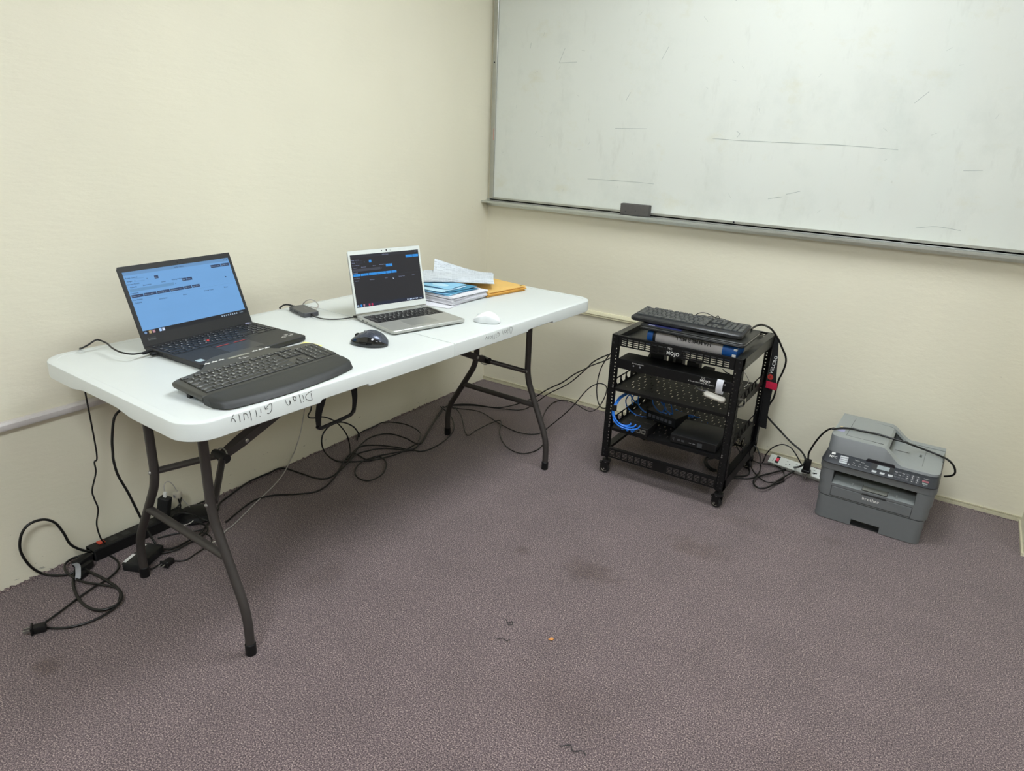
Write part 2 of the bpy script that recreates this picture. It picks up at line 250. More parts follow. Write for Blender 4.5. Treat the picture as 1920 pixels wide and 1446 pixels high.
# measured cable routes and pen strokes
CABLE_PATHS = {"loop_wall":[[[0.05,-2.2745,0.0289],[0.047,-2.3032,0.0457],[0.044,-2.3364,0.0842],[0.041,-2.3489,0.1332],[0.038,-2.366,0.1781],[0.035,-2.3947,0.2013],[0.032,-2.4306,0.2019],[0.029,-2.4535,0.181],[0.026,-2.4657,0.1443],[0.023,-2.4646,0.1056],[0.02,-2.4481,0.0525],[0.0108,-2.4182,0.006],[0.0518,-2.402,0.0075],[0.0774,-2.3786,0.009],[0.0913,-2.3493,0.0105],[0.0952,-2.3191,0.012]]],"thick_a":[[[0.0645,-2.2818,0.03],[0.0462,-2.2968,0.025],[0.0273,-2.3112,0.008],[0.067,-2.3445,0.0088],[0.1254,-2.3805,0.0096],[0.182,-2.4049,0.0104],[0.2562,-2.4221,0.0112],[0.3121,-2.4204,0.012],[0.3456,-2.4036,0.0128],[0.3555,-2.3697,0.0136],[0.3408,-2.3473,0.0144],[0.3137,-2.3332,0.0152],[0.2653,-2.3249,0.016],[0.2011,-2.327,0.0168],[0.1278,-2.3346,0.0176],[0.0751,-2.3355,0.0184],[0.0444,-2.3293,0.0192],[0.0269,-2.302,0.02]]],"thick_b":[[[0.2665,-2.5371,0.008],[0.2498,-2.4817,0.0085],[0.2286,-2.4216,0.009],[0.2098,-2.3598,0.0095],[0.2057,-2.3214,0.01],[0.1863,-2.2783,0.0105],[0.1614,-2.2575,0.011],[0.1286,-2.2468,0.0115],[0.0879,-2.2466,0.012]]],"thick_c":[[[0.2751,-2.5394,0.006],[0.3186,-2.5143,0.0069],[0.3483,-2.4806,0.0079],[0.3637,-2.439,0.0088],[0.3629,-2.396,0.0097],[0.3482,-2.3618,0.0107],[0.2999,-2.3285,0.0116],[0.2675,-2.3266,0.0125],[0.2188,-2.3459,0.0135],[0.1626,-2.3706,0.0144],[0.1045,-2.3773,0.0153],[0.0596,-2.3733,0.0163],[0.0302,-2.3568,0.0172],[0.0195,-2.3357,0.0181],[0.0227,-2.314,0.0191],[0.0334,-2.2865,0.02]]],"thin_laptop":[[[0.3313,-2.1343,0.748],[0.3386,-2.1598,0.7513],[0.3447,-2.1824,0.7547],[0.3451,-2.2062,0.758],[0.3162,-2.2212,0.7613],[0.2727,-2.2206,0.7647],[0.2284,-2.2122,0.768],[0.1928,-2.2157,0.772],[0.193,-2.2283,0.772],[0.1891,-2.2466,0.762],[0.1619,-2.2554,0.748],[0.118,-2.235,0.735],[0.1,-2.235,0.7],[0.06,-2.2184,0.5818],[0.055,-2.2155,0.3668],[0.055,-2.2268,0.3397],[0.055,-2.2281,0.3033],[0.055,-2.2487,0.2478],[0.055,-2.2471,0.2147],[0.055,-2.2419,0.1741],[0.055,-2.2545,0.1248],[0.055,-2.251,0.0726],[0.055,-2.2403,0.0432]]],"thick_adapter":[[[0.1,-2.1368,0.5089],[0.1,-2.1649,0.4853],[0.1033,-2.1837,0.4211],[0.1067,-2.1907,0.3729],[0.11,-2.1939,0.349],[0.1133,-2.1898,0.2956],[0.1167,-2.1689,0.223],[0.12,-2.1456,0.1243],[0.125,-2.1335,0.0754],[0.1375,-2.1278,0.0396],[0.15,-2.1237,0.019]]],"grey":[[[0.2751,-1.4919,0.742],[0.2905,-1.4958,0.7458],[0.2923,-1.4876,0.7497],[0.2778,-1.4664,0.7535],[0.2558,-1.4513,0.7573],[0.2329,-1.4435,0.7612],[0.2184,-1.4497,0.765],[0.1876,-1.4429,0.755],[0.1641,-1.4348,0.742],[0.15,-1.43,0.732],[0.12,-1.42,0.69],[0.085,-1.39,0.5],[0.06,-1.3784,0.3012],[0.0733,-1.3895,0.2798],[0.0867,-1.4307,0.1837],[0.1,-1.4679,0.1343],[0.0069,-1.4193,0.04],[0.1044,-1.5663,0.022],[0.165,-1.7353,0.004],[0.2288,-1.8721,0.004],[0.2431,-1.9176,0.004],[0.2742,-1.975,0.004],[0.2702,-1.9925,0.004]]],"grey_coil":[[[0.2308,-1.4815,0.742],[0.2374,-1.4682,0.7425],[0.2605,-1.4693,0.743],[0.2559,-1.4523,0.7435],[0.2478,-1.4412,0.744]]],"white_usb":[[[0.04,-2.0087,0.1337],[0.039,-2.0084,0.151],[0.038,-2.002,0.1627],[0.037,-1.99,0.1647],[0.036,-1.9748,0.1476],[0.035,-1.9616,0.1145],[0.035,-1.9466,0.0744],[0.0425,-1.9317,0.0456],[0.05,-1.9222,0.0189],[0.0963,-1.942,0.02],[0.1208,-1.9684,0.02],[0.1222,-1.9924,0.02],[0.1113,-2.0082,0.02]]],"twist_black":[[[0.04,-1.9711,0.0134],[0.0387,-1.9653,0.0288],[0.0375,-1.9574,0.0494],[0.0362,-1.9585,0.0679],[0.035,-1.9619,0.0904]],
[[0.04,-1.9763,0.0497],[0.0383,-1.9643,0.0559],[0.0367,-1.9546,0.0663],[0.035,-1.9473,0.0808]]],"floor_plug_cord":[[[0.2426,-2.21,0.005],[0.2552,-2.1998,0.006],[0.2545,-2.1791,0.007],[0.2577,-2.1656,0.008]]],"floor_plug_cord2":[[[0.2679,-2.136,0.006],[0.2896,-2.1233,0.0065],[0.2998,-2.1033,0.007],[0.293,-2.0718,0.0075],[0.2859,-2.0283,0.008],[0.2747,-1.9979,0.0085],[0.245,-1.9804,0.009],[0.2109,-1.9774,0.0095],[0.1953,-1.9842,0.01]]],"mess1":[[[0.103,-2.0908,0.006],[0.1184,-2.0537,0.0066],[0.1308,-2.0335,0.0072],[0.1513,-2.0071,0.0078],[0.174,-1.9789,0.0084],[0.1761,-1.9539,0.009],[0.1567,-1.9258,0.0096],[0.1197,-1.9035,0.0102],[0.0826,-1.8797,0.0108],[0.0288,-1.832,0.0114],[0.0142,-1.7865,0.012]]],"mess2":[[[0.1788,-2.1467,0.006],[0.2073,-2.1246,0.0071],[0.222,-2.0936,0.0082],[0.2209,-2.0629,0.0093],[0.2216,-2.0244,0.0104],[0.2184,-1.9937,0.0116],[0.2048,-1.9641,0.0127],[0.1766,-1.9507,0.0138],[0.1529,-1.9523,0.0149],[0.1273,-1.9615,0.016]]],"mess3":[[[0.1779,-2.1247,0.01],[0.2032,-2.1084,0.01],[0.2104,-2.0834,0.01],[0.2074,-2.0487,0.01],[0.2046,-2.0189,0.01],[0.1997,-1.9929,0.01],[0.1798,-1.9592,0.01],[0.1505,-1.9185,0.01],[0.108,-1.8586,0.01],[0.0663,-1.82,0.008],[0.0426,-1.7572,0.0083],[-0.0135,-1.6487,0.0086],[-0.0218,-1.5506,0.0089],[0.0163,-1.485,0.0092],[0.1152,-1.4692,0.0095],[0.2048,-1.459,0.0098],[0.2385,-1.4219,0.0102],[0.2167,-1.3313,0.0105],[0.1711,-1.2133,0.0108],[0.1771,-1.155,0.0111],[0.2204,-1.0798,0.0114],[0.3269,-1.016,0.0117],[0.3025,-0.915,0.012]]],"mess4":[[[0.0821,-2.0224,0.05],[0.0678,-1.9973,0.045],[0.0691,-1.9759,0.04],[0.082,-1.9587,0.035],[0.1085,-1.9473,0.03],[0.1439,-1.942,0.025],[0.1596,-1.9324,0.02]]],"mess5":[[[0.0186,-1.8998,0.01],[-0.0042,-1.8755,0.01],[-0.0167,-1.8423,0.01],[-0.0121,-1.817,0.01],[0.0005,-1.7999,0.01]]],"k2":[[[0.1976,-1.8863,0.006],[0.1573,-1.7762,0.0063],[0.1488,-1.7131,0.0066],[0.1729,-1.6536,0.0069],[0.2368,-1.5945,0.0072],[0.282,-1.5281,0.0075],[0.2623,-1.4326,0.0078],[0.1843,-1.3006,0.0082],[0.1461,-1.2269,0.0085],[0.1528,-1.1954,0.0088],[0.241,-1.2069,0.0091],[0.2624,-1.1511,0.0094],[0.3339,-1.1873,0.0097],[0.3876,-1.2699,0.01],[0.3861,-1.3423,0.0103],[0.3399,-1.3557,0.0106],[0.2865,-1.3269,0.0109],[0.2447,-1.261,0.0112],[0.2442,-1.1843,0.0115],[0.2802,-1.103,0.0118],[0.3319,-1.0217,0.0122],[0.3762,-1.0013,0.0125],[0.3927,-0.9328,0.0128],[0.3806,-0.8258,0.0131],[0.3326,-0.7085,0.0134],[0.2231,-0.5942,0.0137],[0.1018,-0.5287,0.014]]],"hub_black":[[[0.2135,-1.5251,0.752],[0.2041,-1.5323,0.756],[0.2004,-1.547,0.76],[0.1835,-1.5487,0.755],[0.1617,-1.5457,0.742],[0.147,-1.535,0.733],[0.132,-1.5,0.69],[0.122,-1.43,0.5],[0.12,-1.3953,0.3027],[0.12,-1.4156,0.2534],[0.12,-1.3893,0.2355],[0.12,-1.3335,0.222],[0.12,-1.266,0.1755],[0.12,-1.2094,0.0963],[0.12,-1.1941,0.0295],[0.155,-1.2269,0.006]]],"k4":[[[0.03,-1.0484,-0.0072],[0.0371,-1.0604,0.0313],[0.0443,-1.0984,0.0782],[0.0514,-1.1673,0.1241],[0.0586,-1.2353,0.1386],[0.0657,-1.2913,0.1198],[0.0729,-1.3124,0.0795],[0.08,-1.2988,0.0261],[0.1408,-1.2959,0.008],[0.1922,-1.2715,0.0092],[0.2501,-1.2161,0.0104],[0.2872,-1.1507,0.0116],[0.3106,-1.0678,0.0128],[0.3053,-0.9478,0.014]]],"k5":[[[0.0518,-1.0829,0.006],[0.0025,-1.0204,0.0077],[-0.0258,-0.9359,0.0094],[0.0131,-0.8598,0.0111],[0.0882,-0.8212,0.0129],[0.1723,-0.8245,0.0146],[0.2508,-0.8619,0.0163],[0.2997,-0.9339,0.018]]],"k6":[[[0.1981,-1.2895,0.008],[0.1456,-1.1884,0.0091],[0.1062,-1.1101,0.0102],[0.088,-1.0239,0.0113],[0.1258,-0.9509,0.0124],[0.2209,-0.9394,0.0136],[0.3212,-0.9515,0.0147],[0.2693,-0.8301,0.0158],[0.2134,-0.7155,0.0169],[0.1528,-0.5745,0.018]]],"k7":[[[0.1715,-1.2638,0.01],[0.1232,-1.1402,0.0105],[0.1671,-1.0783,0.011],[0.2572,-1.0368,0.0115],[0.3244,-1.0131,0.012],[0.3032,-0.9158,0.0125],[0.2163,-0.7351,0.013],[0.1559,-0.6123,0.0135],[0.1243,-0.5217,0.014],[0.1437,-0.4577,0.0145],[0.2217,-0.3956,0.015],[0.3428,-0.3557,0.0155],[0.3962,-0.2561,0.016],[0.4139,-0.1,0.0129],[0.5198,-0.1325,0.0978],[0.6216,-0.165,0.169],[0.7079,-0.1975,0.2442],[0.7869,-0.23,0.3013],[0.8342,-0.2625,0.3501],[0.8947,-0.295,0.396],[0.9562,-0.3275,0.4345],[0.9945,-0.36,0.4589]]],"k8":[[[0.1204,-0.4816,0.01],[0.2232,-0.3975,0.01],[0.3607,-0.3425,0.01],[0.4549,-0.2847,0.01],[0.4627,-0.16,0.0116],[0.555,-0.1914,0.0953],[0.6844,-0.2229,0.19],[0.7672,-0.2543,0.2704],[0.8282,-0.2857,0.3318],[0.9206,-0.3171,0.3891],[0.9654,-0.3486,0.4218],[1.0009,-0.38,0.4456]]],"k9":[[[0.1072,-0.5179,0.012],[0.1913,-0.4832,0.0108],[0.3001,-0.4467,0.0096],[0.4766,-0.5119,0.0084],[0.605,-0.5368,0.0072],[0.6825,-0.4873,0.006],[0.7167,-0.44,0.0392],[0.7934,-0.4267,0.1253],[0.8355,-0.4133,0.183],[0.8846,-0.4,0.2596],[0.9266,-0.3867,0.2949],[0.9527,-0.3733,0.2951],[0.9641,-0.36,0.2783],[0.9559,-0.34,0.2457],[0.9277,-0.2986,0.192],[0.8905,-0.2571,0.1346],[0.8487,-0.2157,0.0892],[0.7997,-0.1743,0.055],[0.7425,-0.1329,0.0407],[0.6777,-0.0914,0.0368],[0.6118,-0.05,0.0258],[0.5489,-0.0156,0.006],[0.5291,-0.0703,0.006],[0.5427,-0.1607,0.006],[0.5824,-0.2732,0.006],[0.6382,-0.3791,0.006]]],"k10":[[[0.1666,-0.4871,0.014],[0.2636,-0.5598,0.0132],[0.4239,-0.728,0.0124],[0.4287,-0.6586,0.0116],[0.4313,-0.5385,0.0108],[0.4561,-0.482,0.01],[0.5455,-0.6217,0.0092],[0.6515,-0.716,0.0084],[0.7404,-0.7286,0.0076],[0.7749,-0.657,0.0068],[0.7631,-0.5621,0.006]]],"k12":[[[0.9725,-0.36,0.4522],[0.9423,-0.3462,0.4098],[0.9129,-0.3325,0.3511],[0.8955,-0.3188,0.2847],[0.8893,-0.305,0.224],[0.8936,-0.2913,0.1696],[0.9054,-0.2775,0.1376],[0.9188,-0.2637,0.1305],[0.9337,-0.25,0.1338]]],"rack_thick":[[[1.5903,-0.42,0.6903],[1.587,-0.39,0.6869],[1.5934,-0.36,0.6923],[1.6096,-0.33,0.6938],[1.6266,-0.27,0.6729],[1.6438,-0.2543,0.6538],[1.663,-0.2386,0.623],[1.6815,-0.2229,0.5844],[1.6977,-0.2071,0.5474],[1.7001,-0.1914,0.5119],[1.6908,-0.1757,0.4633],[1.678,-0.16,0.4205],[1.6698,-0.15,0.3385],[1.6556,-0.144,0.2989],[1.6506,-0.138,0.261],[1.6555,-0.132,0.2362],[1.7021,-0.126,0.1954],[1.723,-0.12,0.1774],[1.7077,-0.11,0.1822],[1.77,-0.12,0.1405],[1.8151,-0.13,0.1185],[1.8461,-0.17,0.1074],[1.8507,-0.19,0.09],[1.8371,-0.21,0.076],[1.7883,-0.1029,0.012],[1.7606,-0.1567,0.0127],[1.7335,-0.2096,0.0133],[1.6975,-0.2761,0.014],[1.6866,-0.3151,0.0147],[1.6905,-0.3632,0.0153],[1.7112,-0.3971,0.016],[1.7342,-0.3977,0.0167],[1.7563,-0.3653,0.0173],[1.775,-0.2758,0.018],[1.7952,-0.1967,0.0187],[1.8161,-0.1147,0.0193],[1.83,-0.0437,0.02],[1.8515,-0.15,0.082]]],"rack_thin":[[[1.6643,-0.1143,0.006],[1.6654,-0.0997,0.01],[1.6844,-0.16,0.0729],[1.7056,-0.1617,0.1101],[1.7413,-0.1633,0.1366],[1.7759,-0.165,0.1349],[1.8003,-0.1667,0.116],[1.8201,-0.1683,0.0929],[1.8387,-0.17,0.0695]]],"rack_loop1":[[[1.6492,-0.3,0.0919],[1.6419,-0.304,0.1206],[1.6471,-0.308,0.1529],[1.6573,-0.312,0.1617],[1.6763,-0.316,0.147],[1.691,-0.32,0.1181],[1.6702,-0.1768,0.02],[1.6828,-0.2316,0.0153],[1.6819,-0.2655,0.0107],[1.6757,-0.2991,0.006]]],"rack_loop2":[[[1.6116,-0.1178,0.01],[1.6239,-0.1724,0.0101],[1.6506,-0.2292,0.0103],[1.6774,-0.2684,0.0104],[1.7099,-0.3015,0.0106],[1.7386,-0.3115,0.0107],[1.766,-0.287,0.0109],[1.7843,-0.2447,0.011],[1.7823,-0.2031,0.0111],[1.7661,-0.1565,0.0113],[1.7412,-0.1306,0.0114],[1.706,-0.1196,0.0116],[1.6701,-0.1402,0.0117],[1.6344,-0.1408,0.0119],[1.6166,-0.1271,0.012]]],"rack_loop3":[[[1.7605,-0.3134,0.006],[1.7781,-0.2802,0.006],[1.792,-0.241,0.006]]],"rack_floor":[[[1.565,-0.3601,0.005],[1.5835,-0.356,0.0052],[1.6066,-0.3516,0.0053],[1.6293,-0.3376,0.0055],[1.6527,-0.3264,0.0057],[1.6704,-0.3032,0.0058],[1.6807,-0.279,0.006]]],"rack_floor2":[[[1.595,-0.3458,0.006],[1.6234,-0.3178,0.0063],[1.644,-0.296,0.0067],[1.6464,-0.2613,0.007],[1.6335,-0.2241,0.0073],[1.6112,-0.2074,0.0077],[1.5966,-0.2267,0.008]]],"rack_coil":[[[1.5242,-0.3437,0.01],[1.5062,-0.3592,0.0133],[1.4771,-0.342,0.0167],[1.4558,-0.3108,0.02],[1.4483,-0.2748,0.0233],[1.4619,-0.2545,0.0267],[1.4872,-0.2542,0.03]],
[[1.5259,-0.3535,0.02],[1.508,-0.3613,0.023],[1.4847,-0.3457,0.026],[1.4672,-0.3178,0.029],[1.4655,-0.291,0.032],[1.4837,-0.2772,0.035]]],"rack_back":[[[1.5176,-0.12,0.0495],[1.5347,-0.12,0.0574],[1.5527,-0.12,0.0583],[1.5779,-0.12,0.0458]],
[[1.5358,-0.12,0.0676],[1.5441,-0.12,0.0472],[1.5656,-0.12,0.025]]],"printer_cord":[[[1.862,-0.182,0.105],[1.8622,-0.2,0.1296],[1.8649,-0.22,0.1583],[1.8829,-0.24,0.2165],[1.9025,-0.26,0.2627],[1.9234,-0.28,0.2975],[1.9463,-0.3,0.3188],[1.9496,-0.3545,0.334],[1.9765,-0.3189,0.334],[2.0126,-0.3005,0.334],[2.053,-0.2994,0.334],[2.1022,-0.2943,0.334],[2.162,-0.301,0.332],[2.2104,-0.3025,0.33],[2.2108,-0.2675,0.315],[2.2701,-0.2237,0.29],[2.3287,-0.2369,0.284],[2.3531,-0.28,0.2916],[2.3738,-0.268,0.27],[2.3844,-0.256,0.245],[2.3828,-0.244,0.2254],[2.3725,-0.232,0.2112],[2.3567,-0.22,0.2]]],"kb_loop":[[[1.5524,-0.2603,0.65],[1.5806,-0.2963,0.6508],[1.6139,-0.3206,0.6517],[1.6213,-0.3451,0.6525],[1.603,-0.3971,0.6533],[1.5732,-0.4483,0.6542],[1.574,-0.4822,0.655]]],"kb_wire":[[[1.3532,-0.4,0.7042],[1.3691,-0.402,0.7145],[1.3857,-0.404,0.7196],[1.4076,-0.406,0.7184],[1.4326,-0.408,0.7114],[1.4475,-0.41,0.7086]],
[[1.4404,-0.41,0.7096],[1.451,-0.415,0.7194],[1.4596,-0.42,0.7103],[1.4416,-0.425,0.7034],[1.4247,-0.43,0.7037]],
[[1.3969,-0.41,0.7043],[1.4179,-0.4125,0.7108],[1.4419,-0.415,0.7109],[1.4795,-0.4175,0.7099],[1.5105,-0.42,0.7044]]],"blue1":[[[1.1457,-0.5,0.3433],[1.1548,-0.54,0.3541],[1.1496,-0.58,0.3548],[1.1454,-0.62,0.3504],[1.1476,-0.66,0.3379],[1.1485,-0.68,0.3218],[1.1517,-0.685,0.3016],[1.1593,-0.69,0.2877],[1.161,-0.7,0.2929],[1.1764,-0.696,0.2731],[1.2009,-0.692,0.2632],[1.2192,-0.688,0.2631],[1.2318,-0.684,0.2689],[1.2343,-0.68,0.2758]],
[[1.1542,-0.5,0.3376],[1.1579,-0.54,0.3497],[1.1552,-0.58,0.3511],[1.1509,-0.62,0.3468],[1.1551,-0.66,0.3398],[1.1535,-0.68,0.3231],[1.1554,-0.685,0.3026],[1.162,-0.69,0.2859],[1.1722,-0.7,0.2833],[1.1925,-0.696,0.2648],[1.2215,-0.692,0.2588],[1.2443,-0.688,0.2625],[1.2541,-0.684,0.27],[1.2554,-0.68,0.2765]],
[[1.1615,-0.5,0.3433],[1.1527,-0.54,0.3489],[1.1429,-0.58,0.3443],[1.1391,-0.62,0.3362],[1.1458,-0.66,0.33],[1.1468,-0.68,0.3138],[1.1497,-0.685,0.2961],[1.1571,-0.69,0.2845],[1.1696,-0.71,0.2809],[1.1917,-0.704,0.2598],[1.2249,-0.698,0.253],[1.2495,-0.692,0.254],[1.2681,-0.686,0.2633],[1.2764,-0.68,0.276]]],"blue2":[[[1.1465,-0.5,0.3357],[1.1257,-0.4938,0.3053],[1.1211,-0.4877,0.2838],[1.1276,-0.4815,0.2596],[1.1456,-0.4754,0.2409],[1.1712,-0.4692,0.2269],[1.2086,-0.4631,0.2254],[1.2442,-0.4569,0.2367],[1.2707,-0.4508,0.2549],[1.2861,-0.4446,0.278],[1.2811,-0.4385,0.2983],[1.2646,-0.4323,0.308],[1.2438,-0.4262,0.3088],[1.2206,-0.42,0.3065]],
[[1.1824,-0.48,0.336],[1.1727,-0.4762,0.3142],[1.1746,-0.4725,0.282],[1.1854,-0.4688,0.265],[1.2066,-0.465,0.2507],[1.2373,-0.4613,0.2443],[1.2684,-0.4575,0.2538],[1.2858,-0.4537,0.2677],[1.2948,-0.45,0.2871]],
[[1.1588,-0.46,0.327],[1.1399,-0.46,0.3039],[1.1367,-0.46,0.2845],[1.1442,-0.46,0.2651]],
[[1.1252,-0.46,0.3162],[1.1411,-0.46,0.2936],[1.1616,-0.46,0.2775]]],"blue3":[[[1.2158,-0.42,0.3027],[1.2313,-0.44,0.2862],[1.2537,-0.46,0.2771],[1.2802,-0.48,0.2746],[1.3076,-0.5,0.2829],[1.3246,-0.52,0.2912]],
[[1.2545,-0.42,0.307],[1.2784,-0.445,0.2997],[1.2999,-0.47,0.2895],[1.3257,-0.495,0.2835],[1.3397,-0.52,0.2901]],
[[1.2654,-0.44,0.3053],[1.2902,-0.46,0.2943],[1.312,-0.48,0.2854],[1.3422,-0.5,0.2868]],
[[1.2915,-0.4,0.2996],[1.311,-0.425,0.2834],[1.3278,-0.45,0.267]],
[[1.2689,-0.4,0.2728],[1.2862,-0.3833,0.248],[1.3115,-0.3667,0.2439],[1.3357,-0.35,0.2489]]],"blue4":[[[1.3209,-0.4,0.2702],[1.3444,-0.375,0.2538],[1.3832,-0.35,0.2386],[1.3711,-0.33,0.2337],[1.4184,-0.315,0.2226],[1.4553,-0.3,0.2127]],
[[1.3219,-0.4,0.2625],[1.3498,-0.375,0.2512],[1.3843,-0.35,0.2309],[1.3852,-0.33,0.224],[1.4279,-0.315,0.209],[1.453,-0.3,0.2108]]],"rear_black":[[[1.3043,-0.25,0.2401],[1.31,-0.25,0.2167],[1.3231,-0.25,0.198]],
[[1.3146,-0.25,0.2427],[1.3194,-0.25,0.2164],[1.3363,-0.25,0.1987]],
[[1.3569,-0.25,0.2425],[1.3543,-0.25,0.2226],[1.3418,-0.25,0.1974]],
[[1.3648,-0.25,0.2418],[1.3648,-0.25,0.2226],[1.352,-0.25,0.2001]],
[[1.4163,-0.25,0.2441],[1.4295,-0.25,0.2232],[1.4374,-0.25,0.2035]],
[[1.4575,-0.25,0.4493],[1.4712,-0.25,0.4395],[1.4917,-0.25,0.4338]]],"side_white":[[[1.66,-0.7055,0.5998],[1.655,-0.635,0.5624],[1.65,-0.5766,0.5296],[1.645,-0.5712,0.5111],[1.64,-0.588,0.5055]]],"side_black":[[[1.66,-0.7259,0.4995],[1.6562,-0.6508,0.4759],[1.6525,-0.6009,0.4485],[1.6487,-0.6024,0.4342],[1.645,-0.6447,0.4418]]],"front_grey":[[[1.4526,-0.6,0.4717],[1.4733,-0.6267,0.4725],[1.4976,-0.6533,0.4767],[1.527,-0.68,0.4891]]]}
WRITING = [[[[0.3404,0.7279],[0.3426,0.7086]],[[0.3429,0.7085],[0.3338,0.7104],[0.3261,0.7149],[0.3227,0.7206],[0.3243,0.7263],[0.3318,0.7311],[0.3432,0.7336]],[[0.3141,0.7299],[0.3164,0.7186]],[[0.3146,0.7134],[0.3151,0.7112]],[[0.3032,0.7346],[0.3051,0.7257],[0.3082,0.7105]],[[0.2848,0.733],[0.2889,0.7337],[0.2927,0.7295],[0.2929,0.7246],[0.2901,0.7212],[0.2877,0.7234],[0.2851,0.7291],[0.2848,0.733],[0.2827,0.7348]],[[0.2607,0.7325],[0.2633,0.7242],[0.2669,0.7178],[0.271,0.7159],[0.2738,0.7196],[0.2734,0.7269],[0.2754,0.7221],[0.2766,0.7165]],[[0.2065,0.7127],[0.2119,0.7115],[0.218,0.7158],[0.221,0.726],[0.219,0.7355],[0.2141,0.7347],[0.2073,0.7301],[0.2024,0.725],[0.21,0.7249]],[[0.2009,0.7328],[0.2021,0.7251]],[[0.1892,0.73],[0.1893,0.7195]],[[0.1853,0.7125],[0.186,0.7111]],[[0.1757,0.7302],[0.1767,0.7135]],[[0.1592,0.7331],[0.1607,0.7225],[0.1618,0.7084]],[[0.1425,0.7325],[0.1428,0.7238],[0.1431,0.7151]],[[0.143,0.7312],[0.1486,0.7302],[0.1523,0.7252],[0.1532,0.7165]],[[0.1296,0.7337],[0.1309,0.7247],[0.1317,0.7144]],[[0.1078,0.7221],[0.1115,0.7294],[0.1161,0.7378]],[[0.1116,0.7297],[0.1176,0.7249],[0.1194,0.7184]]],[[[1.216,0.7333],[1.2315,0.7296]],[[1.2315,0.7296],[1.2306,0.7157],[1.2255,0.7076],[1.2189,0.7159],[1.2162,0.7294]],[[1.2056,0.7315],[1.2076,0.7214]],[[1.2083,0.717],[1.209,0.7158]],[[1.1986,0.7308],[1.205,0.7123]],[[1.1865,0.7293],[1.1954,0.726],[1.1959,0.7189],[1.1889,0.7188],[1.1851,0.7249],[1.1865,0.7293]],[[1.1738,0.7293],[1.1761,0.7186],[1.1805,0.7152],[1.1826,0.7265]],[[1.146,0.7212],[1.1544,0.7222],[1.1548,0.7151],[1.147,0.7153],[1.146,0.7212]],[[1.1544,0.7222],[1.1483,0.7281],[1.1423,0.7262]],[[1.1349,0.7266],[1.1374,0.7173]],[[1.1397,0.713],[1.1404,0.7116]],[[1.1243,0.7246],[1.1285,0.7079]],[[1.115,0.7244],[1.1191,0.7089]],[[1.1008,0.7249],[1.1085,0.7226],[1.1085,0.7164],[1.1022,0.7171],[1.1008,0.7249]],[[1.0925,0.7266],[1.0957,0.7159]],[[1.0761,0.717],[1.0811,0.729]],[[1.079,0.7246],[1.0862,0.7221],[1.0882,0.7154]]]]
LPLUG = [0.2805, -2.5523, 0.0]
# ---------------------------------------------------------------- materials
WALL = 'd3d0bd'
def wall_mat(name, color, scuff=0.0):
    mt = mat(name, color, 0.62, var=0.025, scale=2.2, bump=0.0)
    nt = mt.node_tree; N = nt.nodes; L = nt.links; b = N['Principled BSDF']; tc = N['Texture Coordinate']
    n1 = N.new('ShaderNodeTexNoise'); n1.inputs['Scale'].default_value = 26; n1.inputs['Detail'].default_value = 7; n1.inputs['Roughness'].default_value = 0.62
    mp = N.new('ShaderNodeMapping'); mp.inputs['Scale'].default_value = (1, 0.45, 1.6)
    L.new(tc.outputs['Object'], mp.inputs['Vector']); L.new(mp.outputs['Vector'], n1.inputs['Vector'])
    bp = N.new('ShaderNodeBump'); bp.inputs['Strength'].default_value = 0.35; bp.inputs['Distance'].default_value = 0.004
    L.new(n1.outputs['Fac'], bp.inputs['Height']); L.new(bp.outputs['Normal'], b.inputs['Normal'])
    # scuff marks: dense near the floor, sparse above
    n2 = N.new('ShaderNodeTexNoise'); n2.inputs['Scale'].default_value = 30; n2.inputs['Detail'].default_value = 5
    mp2 = N.new('ShaderNodeMapping'); mp2.inputs['Scale'].default_value = (1, 1, 2.6); mp2.inputs['Location'].default_value = (3, 1, 7)
    L.new(tc.outputs['Object'], mp2.inputs['Vector']); L.new(mp2.outputs['Vector'], n2.inputs['Vector'])
    sx = N.new('ShaderNodeSeparateXYZ'); L.new(tc.outputs['Object'], sx.inputs['Vector'])
    th = N.new('ShaderNodeMapRange'); th.inputs['From Min'].default_value = 0.0; th.inputs['From Max'].default_value = 0.30
    th.inputs['To Min'].default_value = 0.66; th.inputs['To Max'].default_value = 0.755
    L.new(sx.outputs['Z'], th.inputs['Value'])
    sub = N.new('ShaderNodeMath'); sub.operation = 'SUBTRACT'; L.new(n2.outputs['Fac'], sub.inputs[0]); L.new(th.outputs['Result'], sub.inputs[1])
    mul = N.new('ShaderNodeMath'); mul.operation = 'MULTIPLY'; mul.inputs[1].default_value = 22; mul.use_clamp = True; L.new(sub.outputs[0], mul.inputs[0])
    mx = N.new('ShaderNodeMixRGB'); mx.inputs['Color2'].default_value = lin('6b675c')+(1,)
    src = b.inputs['Base Color'].links[0].from_socket
    m3 = N.new('ShaderNodeMath'); m3.operation = 'MULTIPLY'; m3.inputs[1].default_value = 0.5; L.new(mul.outputs[0], m3.inputs[0])
    L.new(m3.outputs[0], mx.inputs['Fac']); L.new(src, mx.inputs['Color1']); L.new(mx.outputs['Color'], b.inputs['Base Color'])
    return mt
M_wall = wall_mat('cream_wall_paint', 'e3dec9')
M_ceil = mat('ceiling_tile', 'dedcd2', 0.9, bump=0.3)
